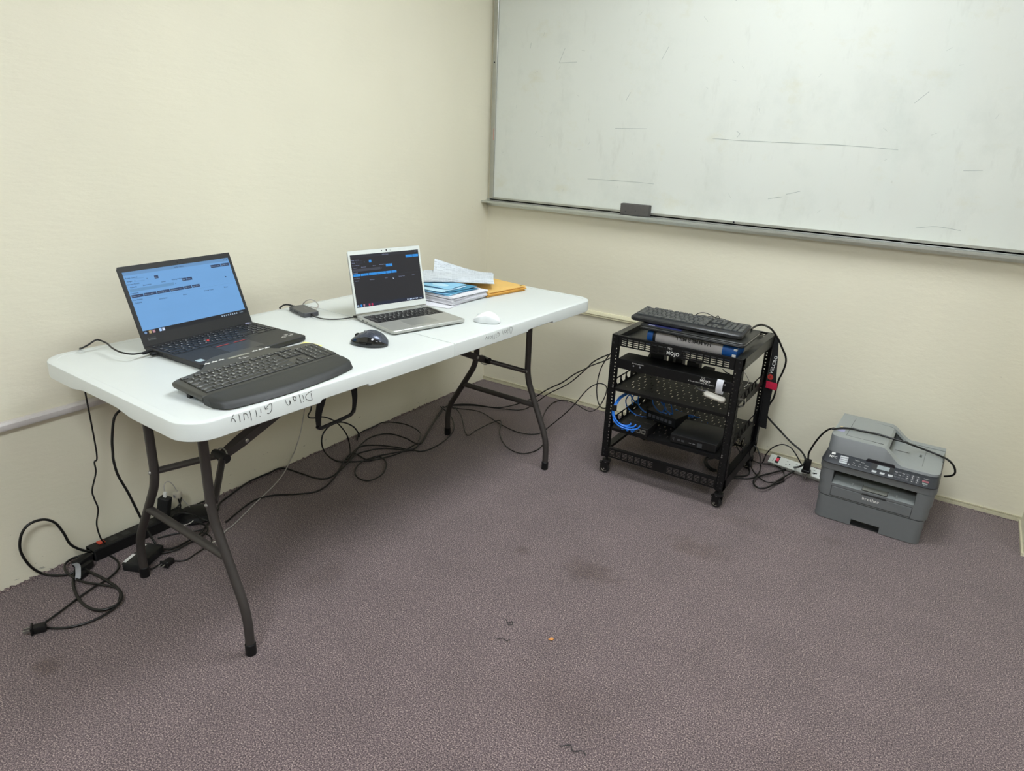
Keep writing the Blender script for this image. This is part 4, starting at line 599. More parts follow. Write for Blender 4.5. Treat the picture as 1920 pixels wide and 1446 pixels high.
def emis(name, color, k=1.0):
    mt = bpy.data.materials.new(name); mt.use_nodes = True; b = mt.node_tree.nodes['Principled BSDF']
    b.inputs['Base Color'].default_value = (.012, .012, .014, 1); b.inputs['Roughness'].default_value = .35; b.inputs['Specular IOR Level'].default_value = .3
    N = mt.node_tree.nodes; L = mt.node_tree.links; wv = N.new('ShaderNodeTexNoise'); wv.inputs['Scale'].default_value = 5
    rp = N.new('ShaderNodeValToRGB'); c = lin(color)
    rp.color_ramp.elements[0].color = tuple(x*.95 for x in c)+(1,); rp.color_ramp.elements[1].color = tuple(x*1.04 for x in c)+(1,)
    L.new(wv.outputs['Fac'], rp.inputs['Fac']); L.new(rp.outputs['Color'], b.inputs['Emission Color']); b.inputs['Emission Strength'].default_value = k
    return mt
def ui(parent, Mx, x0, x1, z0, z1, th, name='display_picture'):
    """the ticket program shown on both laptops; flat picture elements on the glass"""
    b = B(); b.M = Mx; W_, H_ = x1-x0, z1-z0
    X = lambda u: x0+u*W_; Z = lambda v: z1-v*H_
    def R(u0, u1, v0, v1, m, d=0): b.use(m).add([(X(u0), -.0001-d*.00008, Z(v1)), (X(u1), -.0001-d*.00008, Z(v1)), (X(u1), -.0001-d*.00008, Z(v0)), (X(u0), -.0001-d*.00008, Z(v0))], [(0, 1, 2, 3)])
    def T(s_, u, v, m, sz=.019, al='l'): b.use(m).text(s_, sz*W_*.78, (X(u), -.0005, Z(v)), (1, 0, 0), (0, 0, 1), align=al, bold=True)
    R(0, 1, 0, 1, th['bg']); R(0, 1, 0, .055, th['bar'], 1); T('Raffle Tickets', .5, .042, th['tx'], .018, 'c')
    for u in (.945, .962, .98): R(u, u+.007, .02, .034, th['tx'], 2)
    T('Range Control', .012, .107, th['tx']); T('Range:', .016, .158, th['tx'])
    R(.075, .165, .118, .122, th['ln'], 1); R(.075, .165, .160, .164, th['ln'], 1); T('1', .08, .155, th['tx']); T('4', .185, .155, th['tx'])
    R(.255, .29, .115, .165, th['bt'], 1); T('Go', .259, .152, th['bx'], .016)
    T('Current Record', .012, .205, th['tx'], .017); T('Ticket ID', .024, .252, th['tx'], .017); T('Description', .135, .247, th['tx'], .017); T('Donor', .30, .240, th['tx'], .017); T('Winning Ticket', .395, .233, th['tx'], .017)
    R(.015, .405, .268, .315, th['fd'], 1); T('4', .415, .30, th['tx']); R(.49, .53, .225, .275, th['bt'], 1); R(.533, .585, .225, .275, th['bt'], 1); T('Save', .494, .26, th['bx'], .014); T('Clear', .539, .26, th['bx'], .014)
    T('Commands', .012, .345, th['tx'], .017)
    u = .012
    for w_, n in ((.105, 'Previous - Alt B'), (.115, 'Next Page - Alt N'), (.12, 'Duplicate Up - Alt U'), (.13, 'Duplicate Down - Alt J'), (.078, 'Copy - Alt C'), (.08, 'Paste - Alt V')):
        R(u, u+w_-.006, .362, .408, th['bt'], 1); T(n, u+.005, .392, th['bx'], .0115); u += w_
    T('View Tickets', .012, .45, th['tx'], .017); R(.12, .97, .437, .4385, th['ln'], 1)
    for u, n in ((.02, 'Ticket ID'), (.23, 'Description'), (.45, 'Donor'), (.655, 'Winning Ticket'), (.86, 'Donor')): T(n, u, .50, th['tx'], .017)
    R(.80, .90, .085, .135, th['bt'], 1); R(.905, .992, .085, .135, th['bt'], 1); T('Previous Page - Alt B', .806, .117, th['bx'], .0105); T('Next Page - Alt N', .91, .117, th['bx'], .0105)
    b.use(th['cur']).add([(X(th['cu'][0]), -.0006, Z(th['cu'][1])), (X(th['cu'][0]+.004), -.0006, Z(th['cu'][1]+.03)), (X(th['cu'][0]+.018), -.0006, Z(th['cu'][1]+.022))], [(0, 1, 2)])
    R(0, 1, .932, 1, th['tb'], 1)
    for u, m, r in th['ic']:
        n = 10; b.use(m).add([(X(u)+.0042*math.cos(2*PI*k/n)*r, -.0004, Z(.966)+.0042*math.sin(2*PI*k/n)*r) for k in range(n)], [list(range(n))]) if r < 1.05 else R(u-.011, u+.011, .943, .989, m, 2)
    for k in range(8): R(.74+k*.022, .74+k*.022+.012, .955, .98, th['tr'], 2)
    T('10:42:15', .93, .975, th['tr'], .014)
    b.build(name, None, parent, smooth=0)
E_ink = emis('lit_dark_text', '1c3050'); E_navy = emis('lit_navy_button', '22385c'); E_pale = emis('lit_pale_text', '9fb4c8', .9)
E_white = emis('lit_white', 'c8d8f0'); E_tan = emis('lit_tan', 'c0a878', .8); E_pink = emis('lit_pink', 'c99aa8', .8)
th1 = dict(bg=emis('lit_sky_blue_page', '6fa6dd', .93), bar=emis('lit_title_bar', '6796c6', .9), tx=E_ink, ln=emis('lit_line', '5580b0'), bt=E_navy, bx=E_pale, fd=emis('lit_grey_field', '6090bc'), cur=E_ink, cu=(.905, .30),
    tb=emis('lit_black_taskbar', '10141c', .6), tr=E_pale, ic=[(.02, emis('lit_ring', '7090b8'), 1), (.06, E_tan, 1.2), (.092, E_pink, 1.2), (.15, emis('lit_lightblue', 'a8c8f0'), 1.2), (.178, E_white, 1.2)])
E_bl = emis('lit_azure_button', '2b8fe0'); E_red = emis('lit_red_icon', 'b0244c')
th2 = dict(bg=emis('lit_charcoal_page', '222226', .85), bar=emis('lit_dark_bar', '26282f', .9), tx=emis('lit_lavender_text', '8890b0'), ln=emis('lit_dim_line', '3a4058'), bt=E_bl, bx=emis('lit_blue_text', '1868b0'), fd=emis('lit_grey_field_dark', '3c3f4a'), cur=E_white, cu=(.565, .50),
    tb=emis('lit_navy_taskbar', '1a2238', .9), tr=E_white, ic=[(.02, th1['tr'], 1), (.065, E_bl, 1.2), (.105, E_pink, 1.2), (.18, E_red, 1.2), (.22, E_red, 1.2)])

# --- black laptop
M_lap = mat('graphite_soft_touch', '232324', 0.5, var=0.04, bump=0.1, bscale=900)
M_key = mat('black_key', '161618', 0.42, var=0.05)
M_keyw = mat('dim_key_print', 'd0d2d6', 0.6)
H0 = TZ
LT = .0180
lap = thing('black_laptop', 'open black laptop with a light blue screen showing a ticket program', 'laptop', (.3005, -2.1408, H0), 1.596)
LW, LD, LH = .376, .258, .245
b = B(); 
b.M = Matrix(); base = [(0.0, -LD), (LW, -LD), (LW, .004), (0, .004)]
b.prism(rrect(0.004, LW-.004, -LD+.006, .000, .01), .0015, .0040).prism(rrect(0, LW, -LD, .004, [.008, .004, .004, .008]), .0035, LT, .0018)
b.build('base', M_lap, lap)
for x in (.03, LW-.03):
    for y in (-.02, -LD+.025): B().cyl((x, y, 0), (x, y, .003), .006, 10).build('rubber_foot', M_blk, lap)
B().box(.008, LW-.008, -.1325, -.010, LT-.0006, LT+.0002).build('key_well', M_key, lap)
kk = [(x, y*.62 if y == 0 else y-.38, w_, h_, n) for x, y, w_, h_, n in ([(i*1.0, 0, 1, .6, t) for i, t in enumerate(['Esc']+['F%d' % k for k in range(1, 13)]+['Hm', 'End'])]+[(x, y+1, w_, h_, n) for x, y, w_, h_, n in main_block(0, True)])]
kk += [(12.6, 4.62, 1.0, .5, '<'), (13.6, 4.62, 1.0, .5, '-'), (14.6, 4.62, .9, .5, '>')]
kk += [(15.2+i*.95, 0, .95, .6, t) for i, t in enumerate(('Calc', 'Lk', 'Ps', 'PD'))]
for r, row in enumerate(('N/*-', '789', '456', '123')): kk += [(15.2+i*.95, .62+r, .95, 1, t) for i, t in enumerate(row)]
kk += [(18.05, 1.62, .95, 2, '+'), (15.2, 4.62, 1.9, 1, '0'), (17.1, 4.62, .95, 1, '.'), (18.05, 3.62, .95, 2, 'En')]
put_keys(lap, kk, .0189, .0085, -.0118, lambda y: LT-.0004, .0030, .0019, M_key, M_keyw, lsize=.0072, py=.0211)
B().lathe([(0, 0), (.0042, 0), (.0040, .003), (.002, .0042), (0, .0042)], 12, (.1475, -.083, LT)).build('pointing_stick', mat('red_rubber', 'd04545', 0.7), lap)
B().box(.118, .232, -.158, -.137, LT-.0002, LT+.0010, .0008).build('click_buttons', M_key, lap)
B().box(.122, .165, -.1565, -.1540, LT+.0008, LT+.0014).box(.184, .226, -.1565, -.1540, LT+.0008, LT+.0014).build('red_stripe', mat('red_stripe_paint', 'c8433f', 0.6), lap)
B().box(.118, .232, -.238, -.160, LT-.0002, LT+.0003).build('touchpad', mat('graphite_touchpad', '303031', 0.4), lap)
bd = B(); bd.M = Matrix.Translation((.336, -.216, LT+.0003)) @ Matrix.Rotation(math.radians(38), 4, 'Z')
bd.use(mat('silver_print', 'bdbbb4', 0.5)).text('Think', .0175, (-.024, .001, 0), (1, 0, 0), (0, 1, 0), bold=True); bd.text('Pad', .0175, (-.004, -.0145, 0), (1, 0, 0), (0, 1, 0), bold=True)
bd.build('palm_logo', None, lap, smooth=0)
B().box(.010, .030, -.236, -.216, LT, LT+.0003).build('sticker', mat('pale_blue_sticker', 'a9bcc4', 0.5), lap)
B().lathe([(0, 0), (.0095, 0), (.0092, .0012), (0, .0014)], 18, (LW-.024, -.0125+.004, LT)).build('power_button', mat('silver_lilac_button', 'a6a6c4', 0.4, 0.1), lap)
LM = Matrix.Translation((0, .0, .0105)) @ Matrix.Rotation(-.3757, 4, 'X')
b = B(); b.M = LM; b.prism(rrect(0, LW, 0, LH, [.002, .009, .009, .002]), -.0000, .0075, .0014, axis='y'); b.build('lid', M_lap, lap)
b = B(); b.M = LM; b.plate(.0, LW, .0, LH, [(.0095, LW-.0095, .040, LH-.0165)], .0012, lambda u, v, w: (u, -.0012+w, v)); b.build('screen_bezel', mat('black_bezel', '17181a', 0.5, var=.04), lap)
ui(lap, LM, .0095, LW-.0095, .040, LH-.0165, th1)
b = B(); b.M = LM; b.lathe([(0, 0), (.0028, 0), (.002, -.0006), (0, -.0006)], 12, (LW*.5, -.0012, LH-.0085), 'y'); b.build('webcam', M_blk, lap)
b = B(); b.M = LM; b.use(mat('dark_badge', '3a3c3e', 0.35, 0.5)).box(.014, .041, -.0018, -.0012, .021, .032); b.use(M_gprint).text('Lenovo', .0075, (.0165, -.0020, .0235), (1, 0, 0), (0, 0, 1)); b.build('lid_badge', None, lap, smooth=0)
b = B(); b.tube([(.02, .0, .0115), (LW-.02, .0, .0115)], .0065, 10); b.build('hinge_bar', M_blk2, lap)
pt = B(); 
for y, ln, zz in ((-.062, .012, .009), (-.078, .012, .009), (-.10, .014, .010)): pt.box(-.0004, .001, y-ln/2, y+ln/2, zz-.0022, zz+.0022)
pt.lathe([(0, 0), (.0025, 0), (.002, -.0005), (0, -.0005)], 10, (0, -.122, .009), 'x')
pt.build('ports', M_blk, lap)
B().box(-.018, .0, -.058, -.046, .0055, .0125, .0015).build('usb_receiver', M_blk, lap)

# --- silver laptop
M_sil = mat('sandblasted_aluminium', 'b4b5b0', 0.42, 0.55, var=0.02, bump=0.06, bscale=1200)
M_bez = mat('light_grey_bezel', 'd3d8d3', 0.5, var=0.02)
lp2 = thing('silver_laptop', 'open thin silver laptop with a dark screen and blue buttons', 'laptop', (.482, -1.4737, H0), 1.3066)
LW2, LD2, LH2, LT2 = .3023, .241, .230, .0150
b = B(); b.prism(rrect(0.003, LW2-.003, -LD2+.008, -.002, .008), .0015, .0040, .001).prism(rrect(0, LW2, -LD2, 0, [.010, .004, .004, .010]), .0035, LT2, .0022); b.build('base', M_sil, lp2)
B().box(.03, LW2-.03, -.012, -.0005, LT2-.0003, LT2+.0006).build('hinge_cover', M_sil, lp2)
for x in (.03, LW2-.03):
    for y in (-.02, -LD2+.02): B().cyl((x, y, 0), (x, y, .003), .005, 10).build('rubber_foot', M_blk, lp2)
B().box(.0105, LW2-.0105, -.122, -.0205, LT2-.0008, LT2+.0002).build('key_well', M_blk, lp2)
k2 = [(i*15/14, 0, 15/14, .62, t) for i, t in enumerate(['Esc']+['F%d' % k for k in range(1, 13)]+['Del'])]+[(x, y+.66, w_, h_, n) for x, y, w_, h_, n in main_block(0, True)]+[(12.6, 4.66, .8, .95, '<'), (13.4, 4.66, .8, .95, '-'), (14.2, 4.66, .8, .95, '>')]
put_keys(lp2, k2, .0187, .0112, -.0215, lambda y: LT2-.0003, .0026, .0013, M_key, M_print, lsize=.0078, py=.0176)
B().box(.093, .209, -.212, -.132, LT2-.0002, LT2+.00025).build('touchpad', mat('grey_touchpad_glass', '9d9e99', 0.35, 0.4), lp2)
B().box(.118, .186, -LD2+.0005, -LD2+.007, LT2-.0012, LT2+.0004, .0004).build('lid_notch', mat('bright_metal', 'e6e8e6', 0.2, 0.6), lp2)
LM2 = Matrix.Translation((0, .002, .0115)) @ Matrix.Rotation(-.2175, 4, 'X')
b = B(); b.M = LM2; b.prism(rrect(0, LW2, 0.006, LH2, [.001, .010, .010, .001]), .0, .006, .0012, axis='y'); b.build('lid', M_sil, lp2)
b = B(); b.M = LM2; b.plate(.0008, LW2-.0008, .010, LH2-.0008, [(.008, LW2-.008, .030, LH2-.0150)], .0014, lambda u, v, w: (u, -.0014+w, v)); b.build('screen_bezel', M_bez, lp2)
ui(lp2, LM2, .008, LW2-.008, .030, LH2-.0150, th2)
b = B(); b.M = LM2
for x, s_ in ((.137, .0020), (.1575, .0026)): b.box(x-s_, x+s_, -.0017, -.0010, LH2-.0100, LH2-.0100+s_*2)
b.box(.1725, .1735, -.0017, -.0010, LH2-.010, LH2-.006); b.build('webcam_switches', M_blk, lp2)
b = B(); b.box(.000, .024, -.006, .006, .0075, LT2-.0005).box(LW2-.024, LW2, -.006, .006, .0075, LT2-.0005); b.build('hinge', M_blk, lp2)
b = B(); b.box(.0, .026, -.014, -.001, .0115, LT2+.001).box(LW2-.026, LW2, -.014, -.001, .0115, LT2+.001); b.build('hinge_corner', M_sil, lp2)
pt = B()
pt.box(-.0004, .001, -.052, -.041, .0065, .0105); pt.box(-.0004, .001, -.076, -.070, .0072, .0100); pt.build('ports', M_blk, lp2)
B().box(-.0006, .001, -.034, -.030, .0075, .0100).build('charge_lamp', M_white, lp2)

# --- wireless keyboard with palm rest
M_kb = mat('dark_olive_grey_plastic', '3d3d39', 0.42, var=0.03, bump=0.05, bscale=900)
M_kbk = mat('keyboard_key_grey', '30312e', 0.45, var=0.04)
M_palm = mat('black_leatherette', '272929', 0.48, var=0.05, bump=0.25, bscale=700)
kb = thing('palm_rest_keyboard', 'dark grey full-size keyboard with wavy back and padded palm rest', 'keyboard', (.87, -2.060, H0), PI/2)
SL = .10; KT = math.atan(SL)
ZT = lambda y: .0150+SL*y
back = [(.221, .084), (.2235, .136), (.2265, .185), (.2235, .203), (.212, .214), (.19, .2195), (.155, .222), (.125, .2275), (.110, .238), (.096, .255), (.080, .271), (.060, .280), (.03, .284), (-.03, .284), (-.060, .281), (-.080, .273), (-.098, .257), (-.114, .240), (-.130, .228), (-.155, .2195), (-.19, .214), (-.212, .209), (-.2255, .202), (-.2285, .192), (-.2255, .150), (-.223, .084)]
n = len(back); vs = []
def inset(pts, d):
    out = []
    for i, p in enumerate(pts):
        a, b_, c = Vector(pts[i-1]), Vector(p), Vector(pts[(i+1) % len(pts)])
        d1 = (b_-a).normalized(); d2 = (c-b_).normalized(); nn = Vector((-d1.y-d2.y, d1.x+d2.x)); nn = nn/max(.6, nn.length_squared/2); out.append((b_.x+nn.x*d, b_.y+nn.y*d))
    return out
for off, dz in ((.006, -.0150), (.0015, -.0125), (0, -.008), (.0008, -.003), (.003, -.0008), (.006, 0)):
    for x, y in inset(back, off): vs.append((x, y, max(ZT(y)+dz, .0012)))
fs = [list(range(n-1, -1, -1)), [5*n+i for i in range(n)]]+[(k*n+i, k*n+(i+1) % n, (k+1)*n+(i+1) % n, (k+1)*n+i) for k in range(5) for i in range(n)]
B().add(vs, fs).build('keyboard_body', M_kb, kb, smooth=40)
def frontY(x):
    t = (x+.003)/.222
    return -.013+.030*min(1, abs(t))**2.2+.0*t
def palm(u, v):
    e = abs(2*u-1); x = -.2225+.4435*u; 
    f0 = frontY(x)+.035*max(0, (e-.88)/.12)**2.5; y = .0835+(f0-.0835)*v
    top = ZT(.0835)+.0006-.0018*v+.002*math.sin(PI*min(1, v*1.15)); fall = max(0, (v-.78)/.22)
    z = top*(1-fall**2.4)+.004*fall**2.4 - .004*max(0, (e-.93)/.07)**2
    return (x, y, max(z-.004*v, .0035))
b = B().grid(lambda u, v: palm(1-u, v), 48, 16, 0)
nb = [palm(1-i/48, 1) for i in range(49)]; tb_ = [palm(1-i/48, 0) for i in range(49)]
b.add([p for p in nb]+[(p[0]*.985, p[1]+.006, .0008) for p in nb], [(i+1, i, i+49, i+50) for i in range(48)])
for s_ in (0, 1):
    q = [palm(s_, k/16) for k in range(17)]; b.add(q+[(p[0]*.985, min(p[1]+.002, .083), .0012) for p in q], [(i, i+1, i+18, i+17) if s_ else (i+1, i, i+17, i+18) for i in range(16)])
b.build('palm_rest', M_palm, kb, smooth=50)
kf = full104(.62, .88)
put_keys(kb, kf, .01872, -.2045, .2045, lambda y: ZT(y)+.0002, .0016, .0034, M_kbk, M_print, tilt=KT, tp=.0016, lsize=.0074, py=.01865)
wl = B(); wl.box(-.208, .2195, .0945, .2075, -.002, 0)
ml = B()
for k, x in enumerate((-.098, -.0765, -.055, .052, .0735, .095)):
    y0 = .245; 
    ml.add([(x-.007, y0-.0012, ZT(y0-.0012)+.0009), (x+.009, y0-.0012, ZT(y0-.0012)+.0009), (x+.009, y0+.0035, ZT(y0+.0035)+.0009), (x-.007, y0+.0035, ZT(y0+.0035)+.0009)], [(0, 1, 2, 3)])
    ml.add([(x-.002, y0+.0035, ZT(y0+.0035)+.0009), (x+.003, y0+.0035, ZT(y0+.0035)+.0009), (x+.001, y0+.0075, ZT(y0+.0075)+.0009), (x-.001, y0+.0075, ZT(y0+.0075)+.0009)], [(0, 1, 2, 3)])
ml.text('Logitech', .0052, (-.0045, .2225, ZT(.2225)+.0006), (1, 0, 0), (0, 1, SL), bold=True)
ml.add([(-.0085+.0042*math.cos(a), .2280+.0042*math.sin(a), ZT(.2280)+.0006+SL*.0042*math.sin(a)) for a in [2*PI*i/14 for i in range(2, 14)]]+[(-.0085, .2280, ZT(.228)+.0006)], [list(range(13))])
ml.add([(.0005, .2265, ZT(.2265)+.0006), (.0045, .2265, ZT(.2265)+.0006), (.0045, .2278, ZT(.2278)+.0006), (.0018, .2278, ZT(.2278)+.0006), (.0018, .2305, ZT(.2305)+.0006), (.0005, .2305, ZT(.2305)+.0006)], [list(range(6))])
ml.build('printed_marks', M_print, kb, smooth=0, kind='stuff')
def slopebox(bb, x0, x1, y0, y1, h): 
    return bb.add([(x, y, ZT(y)+z) for z in (-.0005, h) for y in (y0, y1) for x in (x0, x1)], [(0, 2, 3, 1), (4, 5, 7, 6), (0, 1, 5, 4), (2, 6, 7, 3), (0, 4, 6, 2), (1, 3, 7, 5)])
slopebox(B(), -.035, .032, .2405, .2475, .0008).build('indicator_strip', mat('grey_indicator_window', '86877c', 0.3), kb)
B().box(-.2145, -.2050, .150, .162, 0, .0145).build('flip_foot', M_blk, kb); B().box(.2050, .2145, .150, .162, 0, .0145).build('flip_foot', M_blk, kb)

# --- sticky note
sn = B().grid(lambda u, v: (.072*u, .072*v, .0004+.004*max(0, v-.7)**2*8+.001*math.sin(u*5)), 8, 8, .00015)
sn.build('sticky_note', mat('yellow_paper', 'ece88e', 0.7, var=.02), loc=(.572, -1.850, H0+.0003), rot=(0, 0, .18), label='yellow sticky note peeking out behind the palm-rest keyboard', cat='sticky note')

# ---------------------------------------------------------------- mice
def mouse(name, label, loc, rz, L_, W_, Hh, M_top, M_side, pk, thumb=0.0):
    t = thing(name, label, 'mouse', loc, rz)    # nose towards +x
    nu, nv = 26, 24
    def P(u, v, lift=0.0):
        s_ = u; a = PI*v
        prof = max(0, math.sin(PI*min(1, max(0, s_))**.92))**.42
        hz = Hh*(max(0, math.sin(PI*(s_**pk)*.985+.02)))**.62*(1-.35*max(0, s_-.45))
        wd = W_/2*prof*(1-.16*math.exp(-((s_-.52)/.16)**2))
        c = math.cos(a); sn_ = math.sin(a)
        x = -L_/2+L_*s_; y = wd*abs(c)**.72*(1 if c > 0 else -1); z = max(.0015, hz)*abs(sn_)**.70+.002
        if thumb and c > 0: y += thumb*c*math.exp(-((s_-.5)/.2)**2)*(1-sn_)
        return (x, y, z)
    sd = B(); tp = B()
    # lower shell (sides) and top shell
    tp.grid(lambda u, v: P(u, .20+.60*v), nu, 16); sd.grid(lambda u, v: P(u, .20*v), nu, 5); sd.grid(lambda u, v: P(u, .80+.20*v), nu, 5)
    for b_ in (tp, sd): b_.f = [tuple(reversed(f)) for f in b_.f]
    bt = [P(i/nu, 0) for i in range(nu+1)]+[P(i/nu, 1) for i in range(nu, -1, -1)]
    sd.add([(p[0]*.97, p[1]*.97, .0005) for p in bt]+bt, [list(range(len(bt)))]+[(i, (i+1) % len(bt), (i+1) % len(bt)+len(bt), i+len(bt)) for i in range(len(bt))])
    sd.build('side_shell', M_side, t, smooth=60); tp.build('top_shell', M_top, t, smooth=60)
    return t, P
M_gl = mat('gloss_black_plastic', '101114', 0.12, var=0.02, coat=0.6); M_mt = mat('dark_metallic_plastic', '4e535f', 0.28, 0.5, var=0.03)
mt1, P1 = mouse('black_mouse', 'black ergonomic mouse between the two laptops', (.722, -1.655, H0), math.atan2(-.045, -.12), .126, .080, .044, M_mt, M_gl, .92, .006)
wh = B(); z_ = P1(.80, .5)[2]; x_ = P1(.80, .5)[0]; wh.lathe([(0, -.0035), (.0105, -.0035), (.0115, 0), (.0105, .0035), (0, .0035)], 20, (x_, 0, z_-.007), 'y'); wh.build('scroll_wheel', M_blk2, mt1)
B().box(x_-.030, x_-.021, -.003, .003, P1(.60, .5)[2]-.004, P1(.60, .5)[2]+.0012, .0008).build('mode_button', mat('grey_button', '8d8f92', 0.3, .6), mt1)
M_wm = mat('white_gloss_plastic', 'eceeed', 0.3, var=0.01); M_wm2 = mat('pale_grey_plastic', 'd2d6d6', 0.45, var=0.01)
mt2, P2 = mouse('white_mouse', 'small white wireless mouse right of the silver laptop', (.841, -1.180, H0), math.atan2(-.035, -.095), .102, .062, .036, M_wm, M_wm2, .95)
z_ = P2(.78, .5)[2]; x_ = P2(.78, .5)[0]; B().lathe([(0, -.003), (.0085, -.003), (.0095, 0), (.0085, .003), (0, .003)], 18, (x_, 0, z_-.0055), 'y').build('scroll_wheel', M_wm2, mt2)

# ---------------------------------------------------------------- usb hub
M_hub = mat('space_grey_metal', '56575a', 0.38, 0.5, var=0.03)
hub = thing('usb_hub', 'dark grey USB hub with ports, lying left of the silver laptop', 'usb hub', (.272, -1.530, H0), math.atan2(-.034, .126))
B().prism(rrect(-.062, .062, -.030, .030, .008), .0006, .0160, .0012).build('hub_case', M_hub, hub)
pt = B()
for x, w_ in ((-.040, .020), (-.010, .013), (.012, .013)): pt.box(x-w_/2, x+w_/2, -.0304, -.029, .0055 if w_ < .02 else .0075, .0110 if w_ < .02 else .0100)
pt.build('ports', M_blk, hub); B().box(-.0575, -.0545, -.0304, -.0295, .007, .0105).build('status_light', M_white, hub)
bb = B(); bb.text('Anker', .0085, (-.012, .006, .01605), (1, 0, 0), (0, 1, 0)); bb.build('case_logo', mat('pale_rose_print', 'a09a9c', 0.6), hub, smooth=0)
B().box(.060, .072, -.004, .004, .005, .0115, .002).box(-.085, -.061, -.0045, .0045, .0045, .0120, .002).build('strain_relief', M_blk, hub)
# --- dark pen beside the silver laptop
p = B().tube([(0, 0, .0055), (.055, 0, .0062), (.10, 0, .0085), (.118, 0, .010)], .0048, 8); p.build('pen_barrel', M_blk2, thing('grey_pen', 'dark grey pen sticking out from under the silver laptop beside the papers', 'pen', (.448, -1.165, H0), math.atan2(.085, .03)))
bpy.data.objects['grey_pen'].rotation_euler = (0, 0, math.atan2(.075, -.03))

# ---------------------------------------------------------------- papers
M_pap = mat('white_paper', 'dcdce2', 0.75, var=0.02); M_papg = mat('grey_paper_edge', 'bcbcc2', 0.8, var=0.05)
def printed(name, base, ink, sc):
    mt = mat(name, base, 0.75, var=.01); nt = mt.node_tree; N = nt.nodes; L = nt.links; b = N['Principled BSDF']; tc = N['Texture Coordinate']
    br = N.new('ShaderNodeTexBrick'); br.inputs['Scale'].default_value = sc; br.inputs['Color1'].default_value = lin(ink)+(1,); br.inputs['Color2'].default_value = lin(base)+(1,); br.inputs['Mortar'].default_value = lin(base)+(1,)
    br.inputs['Mortar Size'].default_value = .03; br.inputs['Row Height'].default_value = .16; br.inputs['Brick Width'].default_value = .7; br.offset = .37
    mp = N.new('ShaderNodeMapping'); L.new(tc.outputs['Object'], mp.inputs['Vector']); L.new(mp.outputs['Vector'], br.inputs['Vector'])
    nz = N.new('ShaderNodeTexNoise'); nz.inputs['Scale'].default_value = 130; L.new(tc.outputs['Object'], nz.inputs['Vector'])
    mx = N.new('ShaderNodeMixRGB'); L.new(nz.outputs['Fac'], mx.inputs['Fac']); mx.inputs['Color1'].default_value = lin(base)+(1,); L.new(br.outputs['Color'], mx.inputs['Color2']); L.new(mx.outputs['Color'], b.inputs['Base Color'])
    return mt
M_pr = printed('printed_sheet_white', 'd6dde4', '6f7c88', 26)
M_blue = mat('sky_blue_paper', '8cc2e0', 0.7, var=.05, scale=14); M_blue2 = mat('teal_blue_paper', '4c90b2', 0.7, var=.08, scale=14); M_blue3 = mat('pale_blue_paper', 'b4d8ea', 0.7, var=.04)
# a stack lies with its short side along the table edge; local x = towards the wall corner (+y world), local y = towards the wall
PS = thing('paper_stack', 'stack of loose white paper bundles under the blue sheets', 'paper stack', (.605, -1.075, H0), PI/2-.045)
random.seed(5); z = .0003
for i in range(9):
    h = random.uniform(.0026, .0042); jx, jy = random.uniform(-.007, .007), random.uniform(-.006, .006); a = random.uniform(-.03, .03)
    bb = B(); bb.M = Matrix.Translation((jx, jy, z)) @ Matrix.Rotation(a, 4, 'Z')
    bend = random.uniform(-.002, .003)
    bb.grid(lambda u, v: (.216*u, .279*v, h+bend*0), 6, 6, h-.0002); bb.build('paper_bundle', M_pap if i % 3 else M_papg, PS, smooth=0); z += h
bb = B(); bb.M = Matrix.Translation((-.045, -.018, .0002)) @ Matrix.Rotation(.22, 4, 'Z'); bb.grid(lambda u, v: (.10*u, .20*v, .0006+.0006*math.sin(5*u)), 8, 8, .0003); bb.build('stray_sheet', M_pap, PS)
STZ = H0+z
BS = thing('blue_sheets', 'crumpled light and dark blue sheets on top of the white paper stack', 'paper', (.600, -1.080, STZ), PI/2-.045)
z2 = .0004
for i, (mm, x, y, a, w_, h_, amp) in enumerate([(M_blue, .004, .020, .04, .200, .25, .0015), (M_blue2, .010, .028, -.03, .190, .24, .0014), (M_blue, .0, .040, .10, .18, .22, .002), (M_blue2, .03, .045, -.08, .17, .22, .002), (M_blue3, .002, .050, .05, .16, .20, .0025), (M_blue, .05, .060, .10, .13, .16, .002)]):
    bb = B(); bb.M = Matrix.Translation((x, y, z2)) @ Matrix.Rotation(a, 4, 'Z'); ph = i*1.7
    bb.grid(lambda u, v: (w_*u, h_*v, amp*(1+math.sin(6*u+ph)*math.cos(4*v+ph*2))+.0003), 14, 14, .0003); bb.build('blue_sheet', mm, BS, smooth=60); z2 += amp*1.1+.0004
PP = thing('printed_papers', 'folded white printed pages with a raised corner on top of the paper pile', 'paper', (.372, -1.010, STZ+z2+.0040), .66)
def fold(w_, h_, cz, ph, curl):
    return lambda u, v: (w_*u, h_*v, cz+.004*math.sin(3.2*u+ph)+.003*math.sin(4*v+ph)+curl*max(0, v-.45)**2*max(0, .85-u)**1.5*1.3-.010*max(0, .25-v)*4*.3)
for i, (x, y, a, w_, h_, cz, ph, curl) in enumerate([(.0, .0, .02, .315, .235, .000, .3, .0), (.006, .010, -.02, .305, .225, .002, .5, .01), (.045, .028, -.06, .265, .215, .004, .8, .10), (.052, .034, -.03, .26, .21, .0058, 1.0, .16)]):
    bb = B(); bb.M = Matrix.Translation((x, y, 0)) @ Matrix.Rotation(a, 4, 'Z'); bb.grid(fold(w_, h_, cz, ph, curl), 18, 16, .0007); bb.build('printed_sheet', M_pr, PP, smooth=60)
M_man = mat('manila_kraft_paper', 'e0a94e', 0.6, var=0.06, scale=12); M_man2 = mat('manila_kraft_light', 'e8bd6c', 0.6, var=0.05, scale=12)
MN = thing('manila_envelopes', 'pile of golden manila envelopes behind the white papers', 'envelopes', (.622, -.858, H0), PI/2-.17)
